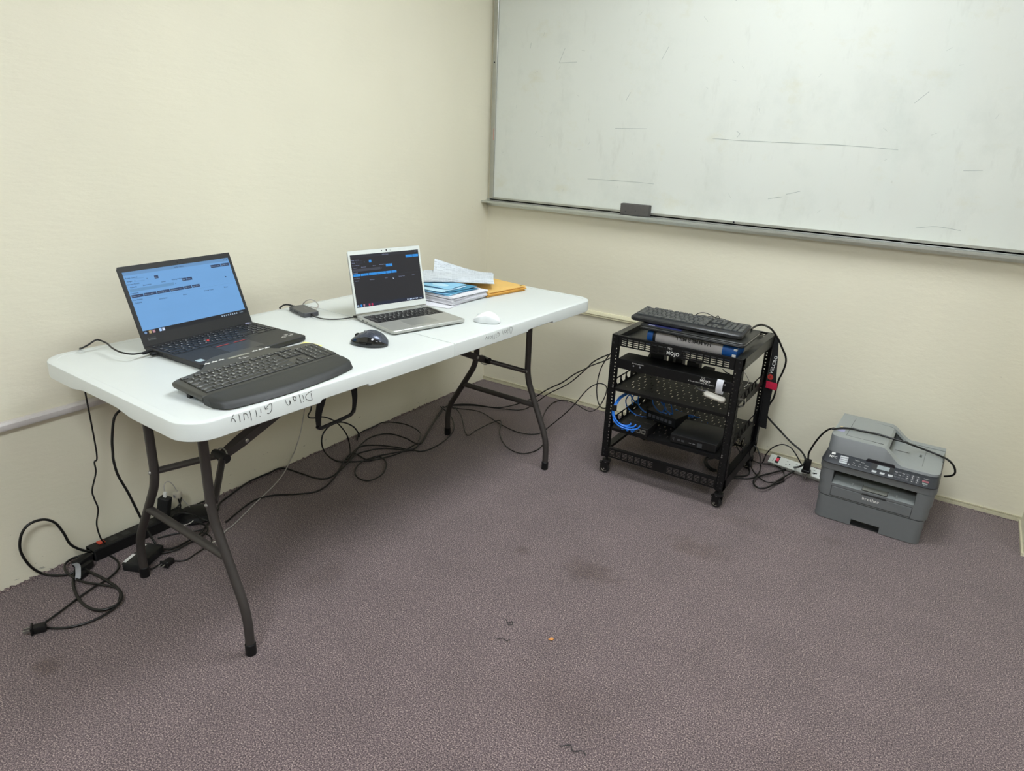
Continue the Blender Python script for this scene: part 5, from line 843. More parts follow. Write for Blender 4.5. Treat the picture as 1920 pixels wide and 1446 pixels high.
z = .0004; random.seed(9)
for i in range(6):
    h = random.uniform(.0030, .0045); a = random.uniform(-.03, .03); jx, jy = random.uniform(-.005, .005), random.uniform(-.004, .006)
    bb = B(); bb.M = Matrix.Translation((jx, jy, z)) @ Matrix.Rotation(a, 4, 'Z'); ph = random.random()*6
    pinch = lambda u, v, h=h: h*(.55+.45*math.sin(PI*min(1, max(0, .04+u*.92)))**.5)
    bb.grid(lambda u, v: (.232*u, .33*v, pinch(u, v)+.0012*math.sin(5*u+ph)*math.sin(4*v+ph)+.008*(i > 3)*math.exp(-((v-.93)/.10)**2)*(.5+.5*math.sin(7*u+1))), 16, 14, h*.75)
    en = bb.build('envelope', M_man2 if i > 3 else M_man, MN, smooth=50)
    z += h
B().box(.205, .217, .012, .016, z+.0008, z+.0018, .0004).build('metal_clasp', mat('brass_clasp', '8a7a4a', 0.35, 0.8), MN)
# ---------------------------------------------------------------- server rack
M_rk = mat('rack_black_powdercoat', '0a0a0b', 0.5, 0.0, var=0.06, bump=0.08, bscale=900, spec=0.3)
M_rk2 = mat('rack_satin_grey', '232423', 0.38, 0.2, var=0.05)
RX, RY, RW, RD, RZ0, RZ1 = 1.107, -.666, .534, .480, .085, .632
rack = thing('server_rack', 'open black four-post equipment rack on casters against the back wall', 'rack', (RX, RY, 0))
PW = .031
def post(x0, y0, sx, sy):
    """L profile: flange facing front/back with round-ish holes and a side flange with slots"""
    b = B(); holes = []; k = 0
    z = RZ0+.012
    while z < RZ1-.052:
        holes.append((.0215, .0265, z, z+.0052)); z += (.0158, .0158, .0127)[k % 3]; k += 1
    marks = []
    f1 = lambda u, v, w: (x0+sx*u, y0+sy*w, v)
    b.plate(0, PW, RZ0, RZ1, holes, .0018, f1)
    hs = [(.008, .011, RZ0+.02+i*.0222, RZ0+.02+i*.0222+.012) for i in range(23)]+[(.021, .024, RZ0+.02+i*.0222, RZ0+.02+i*.0222+.012) for i in range(23)]
    b.plate(0, .032, RZ0, RZ1, hs, .0018, lambda u, v, w: (x0+sx*w, y0+sy*u, v))
    b.plate(0, .018, RZ0, RZ1, [], .0018, lambda u, v, w: (x0+sx*(PW-.0018+w), y0+sy*u, v))
    b.box(min(x0, x0+sx*PW), max(x0, x0+sx*PW), min(y0, y0+sy*.032), max(y0, y0+sy*.032), RZ0-.0015, RZ0+.0005)
    p = b.build('post', M_rk, rack, smooth=0)
    if sy > 0:
        t = B()
        for i in range(12): t.text(str(12-i), .0062, (x0+(.006 if sx > 0 else -.013), y0-.0003, RZ0+.024+i*.0444), (1, 0, 0), (0, 0, 1))
        t.build('unit_numbers', M_gprint2, p, smooth=0)
    sc = B()
    for zz in (RZ0+.012, RZ0+.035, RZ1-.035, RZ1-.012):
        sc.lathe([(0, 0), (.0035, 0), (.003, -.0015*sy), (0, -.002*sy)], 8, (x0+sx*.011, y0-.0002*sy, zz), 'y')
    sc.build('bolt', M_blk2, p)
    return p
M_gprint2 = mat('dark_grey_stamp', '3c3c40', 0.6)
for sx, x0 in ((1, 0), (-1, RW)):
    for sy, y0 in ((1, 0), (-1, RD)): post(x0, y0, sx, sy)
def vents(xs, z0, n=4, hs=.0044, pt=.0080, w_=.0195):
    return [(x, x+w_, z0+i*pt, z0+i*pt+hs) for x in xs for i in range(n)]
FM = lambda y: (lambda u, v, w: (u, y+w, v))
# vented brace panels front and rear, top and bottom
tx = [.0445+.0258*i for i in range(7)]+[.3090+.0258*i for i in range(7)]
tv = vents(tx, RZ1-.0385)
tv += [(.2215+i*.0060, .2215+i*.0060+.004, RZ1-.0385+k*.008, RZ1-.0385+k*.008+.0044) for i in range(2) for k in range(4)]+[(.2975+i*.006, .2975+i*.006+.004, RZ1-.0385+k*.008, RZ1-.0385+k*.008+.0044) for i in range(2) for k in range(4)]
tp = B().plate(PW-.002, RW-PW+.002, RZ1-.0435, RZ1-.0005, tv, .0016, FM(.0003)).box(PW, RW-PW, 0, .014, RZ1-.0022, RZ1-.0003).box(PW, RW-PW, 0.001, .012, RZ1-.0445, RZ1-.0432).build('vent_panel', M_rk, rack, smooth=0)
lg = B(); lg.text('TEC', .0105, (.2385, -.0006, RZ1-.0165), (1, 0, -.0), (0, 0, 1)); lg.text('MOJO', .0205, (.2365, -.0006, RZ1-.0375), (1, 0, 0), (0, 0, 1), bold=True, squeeze=.92); lg.build('brand_print', M_print, tp, smooth=0)
bx = [.0380+.0290*i for i in range(7)]+[.297+.0290*i for i in range(7)]
B().plate(PW-.002, RW-PW+.002, .0875, .1315, vents(bx, .0945, 5, .0032, .0062, .023), .0016, FM(.0003)).box(PW, RW-PW, 0, .016, .1305, .1322).build('vent_panel', M_rk, rack, smooth=0)
B().plate(PW-.002, RW-PW+.002, RZ1-.0435, RZ1-.0005, vents(bx, RZ1-.0385), .0016, FM(RD-.002)).box(PW, RW-PW, RD-.014, RD, RZ1-.0022, RZ1-.0003).build('vent_panel', M_rk, rack, smooth=0)
B().plate(PW-.002, RW-PW+.002, .0875, .1315, vents(bx, .0945, 5, .0032, .0062, .023), .0016, FM(RD-.002)).build('vent_panel', M_rk, rack, smooth=0)
# side channels and top tray
for k, (xa, xb) in enumerate(((0, .030), (RW-.030, RW))):
    xo = xa if k == 0 else xb; s_ = 1 if k == 0 else -1; xi = xb if k == 0 else xa
    c = B(); c.box(xa, xb, .002, RD-.002, RZ1-.0016, RZ1); c.box(min(xo, xo+s_*.0016), max(xo, xo+s_*.0016), .0, RD, RZ1-.046, RZ1-.0004)
    c.box(min(xi, xi-s_*.0016), max(xi, xi-s_*.0016), .012, RD-.012, RZ1-.022, RZ1-.0004)
    ch = c.build('side_channel', M_rk2, rack, smooth=0)
    sc = B()
    for y in (.014, RD-.014): sc.lathe([(0, 0), (.0045, 0), (.0042, .0012), (.002, .0016), (0, .0016)], 10, ((xa+xb)/2, y, RZ1))
    sc.build('bolt', M_blk, ch)
    c = B(); c.box(min(xo, xo+s_*.0016), max(xo, xo+s_*.0016), 0, RD, RZ0, .131); c.box(xa, xb, .002, RD-.002, .129, .131); c.build('bottom_rail', M_rk, rack, smooth=0)
    if k == 1:
        wv = B(); wv.text('Dilan Gilluly', .026, (RW+.0006, .040, RZ1-.034), (0, 1, 0), (0, 0, 1), squeeze=.92); wv.build('scratched_writing', M_gprint, ch, smooth=0)
B().box(.030, RW-.030, .008, RD-.008, RZ1-.0215, RZ1-.0200).build('top_tray', M_rk2, rack, smooth=0)
# slotted shelves with pierced side ears
def shelf(z, depth=.455, dens=1):
    holes = []
    for r in range(12):
        y = .045+r*.033
        for c in range(15):
            x = .060+c*.0285+(0.010 if r % 2 else 0)
            if x+.005 < RW-.05: holes.append((x, x+.0052, y+(.004 if c % 2 else 0), y+(.004 if c % 2 else 0)+(.020 if (r+c) % 3 else .011)))
    sh = thing_part('shelf', rack)
    B().plate(.026, RW-.026, .004, depth, holes, .0016, lambda u, v, w: (u, v, z+w)).box(.020, RW-.020, .0015, .0035, z-.011, z+.0016).build('shelf_deck', M_rk, sh, smooth=0)
    for x in (.0265, RW-.0281):
        hl = []; y = .035
        e = B()
        # ear cut as a row of trapezoid windows
        e.box(x, x+.0016, .004, depth, z, z+.006)
        e.box(x, x+.0016, .004, depth, z+.034, z+.040)
        y = .01
        while y < depth-.03:
            e.box(x, x+.0016, y, y+.012, z+.005, z+.035)
            e.add([(x, y+.012, z+.005), (x, y+.030, z+.005), (x, y+.012, z+.022), (x+.0016, y+.012, z+.005), (x+.0016, y+.030, z+.005), (x+.0016, y+.012, z+.022)], [(0, 1, 2), (3, 5, 4), (1, 2, 5, 4)])
            y += .052
        e.build('shelf_ear', M_rk, sh, smooth=0)
    # rear slider arm rising to the rear post
    for x in (.012, RW-.0136):
        a = B(); P = [(.20, z-.004), (.36, z-.004), (RD-.03, z+.012), (RD-.004, z+.012), (RD-.004, z+.085), (RD-.045, z+.075), (.375, z+.030), (.20, z+.026)]
        a.prism([(p[0], p[1]) for p in P], x, x+.0016, axis='x'); a.build('slider_arm', M_rk, sh, smooth=0)
    sc = B()
    for x in (.024, RW-.024):
        for zz in (z+.004, z-.018+.03): sc.lathe([(0, 0), (.0034, 0), (.003, -.0015), (.0012, -.002), (0, -.002)], 10, (x, -.0004, zz), 'y')
    sc.build('mounting_screw', M_steel, sh)
def thing_part(name, parent): return link(name, None, parent)
shelf(.4040); shelf(.2250)
# rear-right keyhole bracket
g = B(); g.plate(.300, RD-.004, .133, .215, [(.415, .427, .150, .196), (.410, .432, .166, .181), (.325, .345, .158, .170)], .0016, lambda u, v, w: (RW-.018+w, u, v))
g.build('keyhole_bracket', M_rk, rack, smooth=0)
# casters
for x in (.018, RW-.018):
    for y in (.022, RD-.022):
        c = B(); cs = thing_part('caster', rack); cs.location = (x, y, 0); cs.rotation_euler = (0, 0, .15 if x < .1 else -.3)
        B().cyl((0, 0, .0835), (0, 0, .060), .0055, 10).lathe([(0, .066), (.018, .066), (.019, .058), (.016, .052), (0, .052)], 16).build('swivel', M_steel if False else M_blk2, cs)
        fk = B()
        for s_ in (-1, 1): fk.prism([(-.020, .026), (-.004, .012), (.008, .018), (.014, .054), (-.016, .056), (-.024, .040)], s_*.0125-.001, s_*.0125+.001, axis='y')
        fk.box(-.018, .014, -.0135, .0135, .052, .056); fk.box(-.030, -.016, -.010, .010, .044, .048); fk.build('fork', M_blk, cs)
        wv = B().lathe([(0, -.009), (.019, -.009), (.0215, -.006), (.0215, .006), (.019, .009), (0, .009)], 22, (-.006, 0, .0217), 'y'); wh_ = wv.build('wheel', M_blk2, cs)
        hb = B()
        for s_ in (-1, 1): hb.lathe([(.008, s_*.0088), (.0135, s_*.0088), (.0130, s_*.0100), (.0085, s_*.0100), (.008, s_*.0088)], 16, (-.006, 0, .0217), 'y')
        hb.build('wheel_ring', mat('pale_wheel_ring', 'a8a698', 0.4) if 'pale_wheel_ring' not in bpy.data.materials else bpy.data.materials['pale_wheel_ring'], cs)
        B().cyl((-.006, -.0145, .0217), (-.006, .0145, .0217), .0035, 8).cyl((.0, -.018, .058), (0, -.013, .058), .004, 8).build('axle', M_steel, cs)

# power distribution unit mounted in the rack
pdu = thing('power_distribution_unit', 'black rack-mount power distribution unit below the top vent panel', 'power unit', (RX, RY, 0))
B().box(PW-.004, RW-PW+.004, -.002, .0, .4955, .5365, .0004).box(.034, RW-.034, 0, .105, .4975, .5350, .001).build('unit_case', M_rk, pdu, smooth=20)
t = B(); t.text('TEC', .0085, (.3785+.008, -.0024, .5290), (1, 0, 0), (0, 0, 1)); t.text('MOJO', .0145, (.3835, -.0024, .5160), (1, 0, 0), (0, 0, 1), bold=True)
t.text('8-Outlet PDU/Power Distribution', .0068, (.3380, -.0024, .5075), (1, 0, 0), (0, 0, 1))
t.text('POWER', .0060, (.0990, -.0024, .5265), (1, 0, 0), (0, 0, 1)); t.text('BREAKER', .0060, (.1230, -.0024, .5265), (1, 0, 0), (0, 0, 1)); t.text('2', .010, (.478, -.0024, .5200), (1, 0, 0), (0, 0, 1))
t.build('unit_print', M_print, pdu, smooth=0)
B().lathe([(0, 0), (.0035, 0), (.003, -.0015), (0, -.002)], 12, (.1065, -.002, .5175), 'y').lathe([(0, 0), (.004, 0), (.0035, -.0015), (0, -.002)], 12, (.1345, -.002, .5175), 'y').build('indicator', M_gprint, pdu)
# plugs and adapters standing behind the unit
pg = B(); random.seed(3)
for x, w_, zz, h in ((.125, .060, .536, .042), (.205, .020, .536, .020), (.235, .030, .536, .030), (.285, .050, .536, .012), (.345, .045, .520, .010)):
    pg.box(x, x+w_, .118, .160, zz-.02, zz+h, .002)
a_ = pg.build('power_adapters', M_blk2, None, loc=(RX, RY, 0), label='black power adapters plugged in behind the rack power unit', cat='adapter')
a2 = B()
for x, zz in ((.150, .555), (.190, .552), (.262, .548), (.322, .545)): a2.box(x, x+.012, .114, .118, zz, zz+.018, .001)
a2.build('adapter_label', mat('grey_adapter_label', '4c4d4a', 0.4), a_)
# white loop strap and fob hanging on the unit
fob = thing('white_fob', 'rounded white plastic fob hanging in a white loop strap at the rack power unit', 'fob', (RX, RY, 0))
rg = B(); loop = [Vector((.4655, -.008-.006*math.cos(a) if False else -.010+.0125*math.cos(a), .5150+.027*math.sin(a))) for a in [2*PI*i/24 for i in range(25)]]
vs = []; 
for p in loop:
    d = Vector((0, p.y+.010, p.z-.515)).normalized()*.0018
    for x, k in ((-.0125, 0), (.0125, 0), (.0125, 1), (-.0125, 1)): vs.append((p.x+x, p.y+d.y*k, p.z+d.z*k))
rg.add(vs, [(4*i+j, 4*i+(j+1) % 4, 4*i+4+(j+1) % 4, 4*i+4+j) for i in range(24) for j in range(4)]); rg.build('loop_strap', mat('white_silicone', 'c4c5cc', 0.45), fob)
fb = B(); fb.M = Matrix.Translation((.455, -.022, .4740)) @ Matrix.Rotation(math.radians(9), 4, 'Y') @ Matrix.Rotation(math.radians(25), 4, 'X'); fb.prism(rrect(-.044, .040, -.014, .014, .0135, 8), -.007, .007, .004); fb.build('fob_body', mat('ivory_plastic', 'a9a59b', 0.4), fob, smooth=50)
# mini computer
pc = thing('mini_computer', 'flat black mini computer box on the lower right of the rack shelf', 'computer', (1.397, -.650, .2268), .03)
B().box(0, .188, 0, .190, .0015, .0370, .002, 2).build('computer_case', M_blk2, pc)
B().box(.004, .184, -.0012, .001, .004, .0345).build('front_face', M_blk, pc)
ft = B()
for x in (.018, .090, .165): ft.cyl((x, .012, -.0002), (x, .012, .002), .006, 10)
ft.build('rubber_foot', M_blk2, pc)
pp = B().box(.014, .017, -.0018, -.001, .012, .026).box(.030, .042, -.0018, -.001, .014, .022).box(.047, .059, -.0018, -.001, .014, .022).box(.0085, .011, -.0018, -.001, .018, .021).build('ports', M_gprint2, pc)
B().box(.078, .088, -.0018, -.001, .016, .0185).box(.094, .104, -.0018, -.001, .0155, .018).build('front_print', M_gprint, pc); B().box(.112, .132, -.0018, -.001, .007, .026).build('grey_badge', mat('dull_grey_badge', '3b3d40', .5), pc)
# network switches
sw = thing('network_switch', 'small black network switch with three blue cables in its front ports', 'network switch', (1.183, -.668, .2268), 0.0)
B().box(0, .122, .0, .105, .001, .0350, .0015).build('switch_case', M_blk, sw); 
fp = B()
for i in range(5): fp.plate(.010+.0215*i, .010+.0215*i+.017, .010, .027, [(.010+.0215*i+.003, .010+.0215*i+.014, .0125, .0235)], .0012, lambda u, v, w: (u, -.0013+w, v))
fp.build('port_frame', mat('grey_port_bezel', '77756e', .4, .3), sw, smooth=0)
t = B(); t.text('TP-Link', .010, (.078, .058, .03515), (1, 0, 0), (0, 1, 0)); t.text('Ethernet Switch', .008, (.012, .052, .03515), (1, 0, 0), (0, 1, 0)); t.build('case_print', M_gprint, sw, smooth=0)
bp_ = B()
for i in range(3): bp_.box(.0275+.0215*i, .0395+.0215*i, -.024, .0, .0125, .0235, .0015)
sw2 = thing('rear_network_switch', 'grey network switch at the back of the lower rack shelf under blue cables', 'network switch', (1.215, -.470, .2268), -.22)
B().box(0, .150, 0, .100, .001, .040, .0015).build('switch_case', M_blk2, sw2); fp = B()
for i in range(6): fp.box(.012+.021*i, .012+.021*i+.015, -.0012, .001, .012, .026)
fp.build('ports', mat('silver_port', '7e8086', .3, .6), sw2)

# ream packet, closed laptop and wired keyboard on the rack
rm = thing('paper_packet', 'flat white paper packet with blue ends lying on the rack under the closed laptop', 'packet', (1.232, -.600, RZ1-.0198), 0)
def sect(x0, x1, m_, nm, bulge=0.0):
    pr_ = [(.0, .020), (.002, .034), (.012, .045), (.06, .047), (.10, .045), (.107, .030), (.107, .010), (.098, .0008), (.008, .0008), (.001, .008)]
    n_ = 9; vs = []; 
    for i in range(n_+1):
        x = x0+(x1-x0)*i/n_; k = 1+bulge*math.sin(PI*i/n_)
        for y, zz in reversed(pr_): vs.append((x, .05+(y-.05)*k, .0008+(zz-.0008)*k))
    m2 = len(pr_); fs = [(i*m2+j, i*m2+(j+1) % m2, (i+1)*m2+(j+1) % m2, (i+1)*m2+j) for i in range(n_) for j in range(m2)]+[list(range(m2))[::-1], [n_*m2+j for j in range(m2)]]
    return B().add(vs, [tuple(reversed(f)) if False else f for f in fs]).build(nm, m_, rm, smooth=40)
M_bwrap = mat('blue_wrapper', '1d5ba8', 0.35, var=.08); sect(.034, .306, mat('white_wrapper', 'bdb9b8', 0.45, var=.06, scale=20), 'wrapper_middle'); sect(-.002, .022, M_bwrap, 'wrapper_end'); sect(.306, .362, M_bwrap, 'wrapper_end'); sect(.022, .034, M_blk2, 'dark_band', .02)
t = B(); t.text('HAMMERMILL', .0200, (.262, .0006, .0410), (-1, 0, 0), (0, -.10, -.99), bold=True, squeeze=1.1); t.build('wrapper_print', M_ink, rm, smooth=0)
B().box(.346, .361, -.002, .004, .004, .014, .001).box(.350, .3625, .000, .010, .028, .036, .001).build('wrapper_glint', M_white, rm)
cl = thing('closed_laptop', 'closed black laptop with silver edge lying on the rack below the keyboard', 'laptop', (1.200, -.622, RZ1+.0300), 0)
cl.rotation_euler = (.012, 0, -.004)
CW, CDp = .425, .225
B().prism(rrect(0, CW, 0, CDp, .016), .0, .0085, .003).build('base', M_blk, cl); B().prism(rrect(.001, CW-.001, .001, CDp, .016), .0088, .0125, .001).build('silver_edge', mat('silver_edge', '8e9092', .3, .7), cl)
B().prism(rrect(0, CW, 0, CDp, .016), .0128, .0190, .002).build('lid', M_rk2, cl)
nv = B(); nv.box(.030, .170, .012, .090, .0190, .0196).build('navy_sleeve', mat('navy_cardboard', '20265a', 0.5), cl)
t = B(); t.text('Book', .012, (.034, .014, .0198), (1, 0, 0), (0, 1, 0), bold=True); t.build('sleeve_print', M_print, cl, smooth=0)
wk = thing('wired_keyboard', 'wired black keyboard with grey keys on top of the rack', 'keyboard', (1.147, -.598, RZ1+.0625), .0)
wk.rotation_euler = (.085, 0, -.002)
KW_, KD_ = .455, .150
M_kb3 = mat('black_keyboard_shell', '262729', 0.4, var=.04); M_key3 = mat('grey_key', '3f4243', 0.28, var=.08, spec=0.7)  # keys in one grey, paler than the black shell
B().prism([(0, .012), (.010, .002), (KW_-.010, .002), (KW_, .012), (KW_-.004, KD_-.004), (KW_-.010, KD_), (.012, KD_), (.004, KD_-.004)], -.010, .0080, .004).build('keyboard_body', M_kb3, wk)
B().box(.008, KW_-.008, .004, .034, -.0105, .0050, .004).build('front_lip', M_kb3, wk)
put_keys(wk, full104(.9, 1.15), .01935, .0105, .1460, lambda y: .0072, .0024, .0062, M_key3, None, tp=.0016, py=.0180)
dv = B()
for u in (15.12, 18.37): dv.box(.0105+u*.01935-.0006, .0105+u*.01935+.0006, .036, .160, .0078, .0098)
dv.build('divider_rib', M_rk2, wk)
t = B(); t.text('logitech', .0078, (.375, .022, .0082), (1, 0, 0), (0, 1, 0)); t.build('brand_print', M_gprint, wk, smooth=0)
B().box(.430, .440, .10, .112, -.013, -.008).box(.012, .022, .10, .112, -.013, -.008).build('flip_foot', M_blk, wk)
# black mouse-like bump behind the wired keyboard
t_ = thing('small_black_puck', 'small black rounded receiver lying behind the keyboard on the rack', 'receiver', (1.395, -.43, RZ1+.068)); B().lathe([(0, -.012), (.030, -.012), (.034, -.004), (.026, .008), (.012, .013), (0, .0135)], 20).build('puck', M_blk2, t_)
# hook-and-loop strap hanging at the rear post
vs_ = thing('hook_strap', 'black hook-and-loop strap with red tab hanging on the rear right rack post', 'strap', (0, 0, 0))
b = B(); strap(b, [(1.648, -.205, .622), (1.655, -.215, .560), (1.660, -.225, .50), (1.665, -.232, .44), (1.668, -.236, .408)], (1, -.25, 0), (.020, .046)); b.build('strap_band', mat('black_fabric_strap', '101011', 0.85, bump=.3, bscale=500), vs_)
b = B(); strap(b, [(1.668, -.2385, .434), (1.669, -.2395, .42), (1.669, -.2395, .404)], (1, -.25, 0), .049, .003); b.build('red_tab', mat('crimson_fabric', 'c41e42', 0.6, bump=.2, bscale=500), vs_)
b = B(); strap(b, [(1.655, -.222, .41), (1.652, -.218, .35), (1.652, -.215, .28), (1.655, -.212, .212)], (1, -.25, 0), .040); b.build('strap_tail', bpy.data.materials['black_fabric_strap'], vs_)
t = B(); t.text('VELCRO', .0195, (1.6625, -.2325, .468), (.12, 0, 1), (-1, .25, 0), bold=True); t.build('strap_print', M_print, vs_, smooth=0)
t = B(); 
t.add([(1.657+.0125*math.cos(a), -.2325-.25*.0125*math.cos(a)*1.0, .4535+.0125*math.sin(a)) for a in [2*PI*i/20 for i in range(20)]], [list(range(20))])
t.build('strap_emblem', mat('red_print', 'b83a34', .6), vs_, smooth=0)
t = B(); t.text('V', .014, (1.6615, -.2345, .4490), (.12, 0, 1), (-1, .25, 0), bold=True); t.build('emblem_letter', M_ink, vs_, smooth=0)

# ---------------------------------------------------------------- printer
M_pg = mat('printer_grey', '6a6d6e', 0.45, var=0.02, bump=0.12, bscale=1200); M_pl = mat('printer_light_grey', '8f9492', 0.42, var=0.02, bump=0.1, bscale=1200); M_pd = mat('printer_panel_slate', '2a2d33', 0.38, var=0.03)
M_seam = mat('seam_shadow_plastic', '2c2d2d', 0.6)
pr = thing('multifunction_printer', 'grey laser printer with document feeder on the carpet by the back wall', 'printer', (1.955, -.460, 0), -.016)
D_ = .345
def body(x0, x1, z0, z1, y0=0, r=.03, y1=D_): return rrect(x0, x1, y0, y1, [r, .012, .012, r], 6)
# paper cassette with grip cut-out
b = B(); b.prism([(.236, 0)]+rrect(.236, .372, 0, .03, [.028, 0, 0, 0], 6)[0:7]+[(.372, .03), (.236, .03)], .003, .098)
low = thing_part('paper_cassette', pr)
def rr_side(x0, x1, right):
    return rrect(x0, x1, 0, .06, [.030, 0, 0, 0] if right else [0, 0, 0, .030], 6)
B().prism(rr_side(.236, .372, True), .003, .0975).prism(rr_side(0, .135, False), .003, .0975).prism([(.135, 0), (.236, 0), (.236, .06), (.135, .06)], .0285, .0975).prism([(0, .06), (.372, .06), (.372, D_-.01), (.36, D_), (.012, D_), (0, D_-.01)], .003, .0975).build('cassette_shell', M_pg, low, smooth=40)
B().box(.137, .234, .030, .055, .003, .028).build('grip_recess', M_seam, low)
B().prism(rrect(.003, .369, .004, D_-.002, [.028, .01, .01, .028], 6), .0960, .1020).prism(rrect(.01, .362, .01, D_-.01, .02, 4), .0, .004).build('seam_line', M_seam, pr)
# body: below the output slot, pillars, lintel
B().prism(rrect(-.004, .376, 0, D_, [.032, .012, .012, .032], 6), .1010, .1050).prism(rrect(-.006, .378, 0, D_, [.032, .012, .012, .032], 6), .1050, .1560).build('lower_housing', M_pg, pr, smooth=40)
B().prism(rrect(-.010, .041, 0, D_, [0, 0, .012, .033], 6), .1560, .2090).prism(rrect(.326, .382, 0, D_, [.033, .012, 0, 0], 6), .1560, .2090).box(.041, .326, .16, D_, .156, .209).build('side_housing', M_pg, pr, smooth=40)
B().prism(rrect(-.014, .386, -.001, D_, [.034, .012, .012, .034], 6), .2100, .2390, .001).build('upper_housing', M_pg, pr, smooth=40)
B().prism(rrect(-.011, .383, .002, D_-.004, [.033, .012, .012, .033], 6), .2088, .2102).build('seam_line', M_pl, pr)
B().box(.042, .325, .012, .158, .2075, .2088).box(.0412, .0420, .01, .158, .156, .209).box(.3250, .3258, .01, .158, .156, .209).box(.042, .325, .157, .159, .157, .208).build('slot_lining', M_seam, pr)
tr_ = B(); tr_.add([(.042, .001, .1562), (.325, .001, .1562), (.325, .022, .1622), (.325, .150, .1800), (.042, .150, .1800), (.042, .022, .1622)], [(0, 1, 2, 5), (5, 2, 3, 4)]); tr_.build('output_tray', M_pl, pr)
B().box(.148, .235, .0035, .080, .1590, .1640).build('paper_stop', mat('printer_pale_flap', '8d8f86', .45), pr)
B().box(.1475, .1487, .002, .09, .1588, .1648).box(.2343, .2355, .002, .09, .1588, .1648).box(.1475, .2355, .0018, .0030, .1588, .1612).build('flap_gap', M_seam, pr)
B().box(.112, .116, .010, .016, .158, .173, .001).box(.263, .267, .010, .016, .158, .173, .001).build('paper_guide', M_pl, pr)
# manual feed door with outline groove and pull notch
gr = B(); gr.plate(.043, .324, .1045, .1465, [(.0445, .3225, .1060, .1450)], .0008, lambda u, v, w: (u, -.0006+w, v)); gr.build('door_gap', M_seam, pr, smooth=0)
B().box(.0450, .3220, -.0012, .004, .1066, .1444, .0008).build('feed_door', M_pg, pr)
B().prism([(.148, .1425), (.238, .1425), (.233, .1490), (.153, .1490)], -.0016, .002, axis='y').build('pull_notch', M_seam, pr)
t = B(); t.text('brother', .0175, (.1560, -.0016, .1235), (1, 0, 0), (0, 0, 1), bold=True, squeeze=.93); t.build('brand_print', M_print, pr, smooth=0)
# sloped control panel
PA, PB = Vector((0, -.0100, .2412)), Vector((0, .0340, .2702))
pu = (PB-PA).normalized(); pn = Vector((0, -pu.z, pu.y))
def panel_pt(x, t, l=.0): q = PA+(PB-PA)*t+pn*l; return (x, q.y, q.z)
outl = rrect(-.014, .386, -.010, D_, [.036, .012, .012, .036], 8); outt = rrect(-.004, .380, .034, D_, [.034, .012, .012, .034], 8)
vs = [(x, y, .2395) for x, y in outl]+[(x, y, .2400+.001) for x, y in outl]+[(x, y, .2700) for x, y in outt]; n = len(outl)
B().add(vs, [list(range(n-1, -1, -1)), [2*n+i for i in range(n)]]+[(k*n+i, k*n+(i+1) % n, (k+1)*n+(i+1) % n, (k+1)*n+i) for k in range(2) for i in range(n)]).build('control_panel', M_pd, pr, smooth=45)
def pquad(b, x0, x1, t0, t1, l=.0010):
    b.add([panel_pt(x0, t0, 0), panel_pt(x1, t0, 0), panel_pt(x1, t1, 0), panel_pt(x0, t1, 0), panel_pt(x0, t0, l), panel_pt(x1, t0, l), panel_pt(x1, t1, l), panel_pt(x0, t1, l)], [(4, 5, 6, 7), (0, 1, 5, 4), (1, 2, 6, 5), (2, 3, 7, 6), (3, 0, 4, 7)])
def ptext(b, s_, x, t, sz, bold=False): q = panel_pt(x, t, .0011); b.text(s_, sz, q, (1, 0, 0), tuple(pu), bold=bold)
pb = B()
for k in range(4): pquad(pb, .050, .078, .20+.17*k, .20+.17*k+.13)
pquad(pb, .082, .087, .22, .30)
for k in range(3): pquad(pb, .166+.0275*k, .182+.0275*k, .13, .30)
pb.build('silver_buttons', mat('silver_button', 'a8abac', .35, .3), pr, smooth=0)
db = B()
for r in range(4):
    for c in range(3): pquad(db, .277+.0165*c, .289+.0165*c, .14+.16*r, .14+.16*r+.11)
for r in range(3):
    for c in range(3): pquad(db, .240+.0125*c, .249+.0125*c, .18+.22*r, .18+.22*r+.12)
db.build('dark_buttons', mat('dark_key_button', '4a4c50', .35), pr, smooth=0)
lb = B()
ptext(lb, 'MFC', .012, .48, .0135, True); pquad(lb, .017, .030, .78, .95, .0006)
for k in range(2):
    for j in range(3): ptext(lb, ('Power', 'Tray', 'Copy', 'Fax', 'Scan', '2-Sided')[k*3+j], .098+.020*j, .26+.20*k, .0042)
ptext(lb, 'Options', .100, .72, .005); ptext(lb, 'Redial', .124, .66, .0045)
for r in range(4):
    for c in range(3): ptext(lb, ('*0/' if r == 0 else '789' if r == 1 else '456' if r == 2 else '123')[c], .2815+.0165*c, .15+.16*r, .0058, True)
ptext(lb, 'Menu', .241, .62, .004); ptext(lb, 'OK', .255, .42, .005); ptext(lb, 'Clear', .264, .62, .004)
for k in range(3): ptext(lb, ('Fax', 'Scan', 'Copy')[k], .168+.0275*k, .17, .0055)
ptext(lb, 'Stop/Exit', .334, .66, .0045); ptext(lb, 'Start', .338, .12, .0045); 
lb.build('panel_print', M_print, pr, smooth=0)
rb = B(); pquad(rb, .331, .352, .40, .54); rb.build('stop_button', mat('dull_red_button', '8c5058', .4), pr); rb = B(); pquad(rb, .333, .350, .22, .34); rb.build('start_button', mat('grey_green_button', '7e8a86', .4), pr)
lc = B(); pquad(lc, .180, .221, .50, .84, .0006); lc.build('display_strip', mat('lcd_grey', '8f9698', .25), pr)
lc = B(); pquad(lc, .160, .236, .44, .97, .0003); lc.build('display_frame', M_blk2, pr)
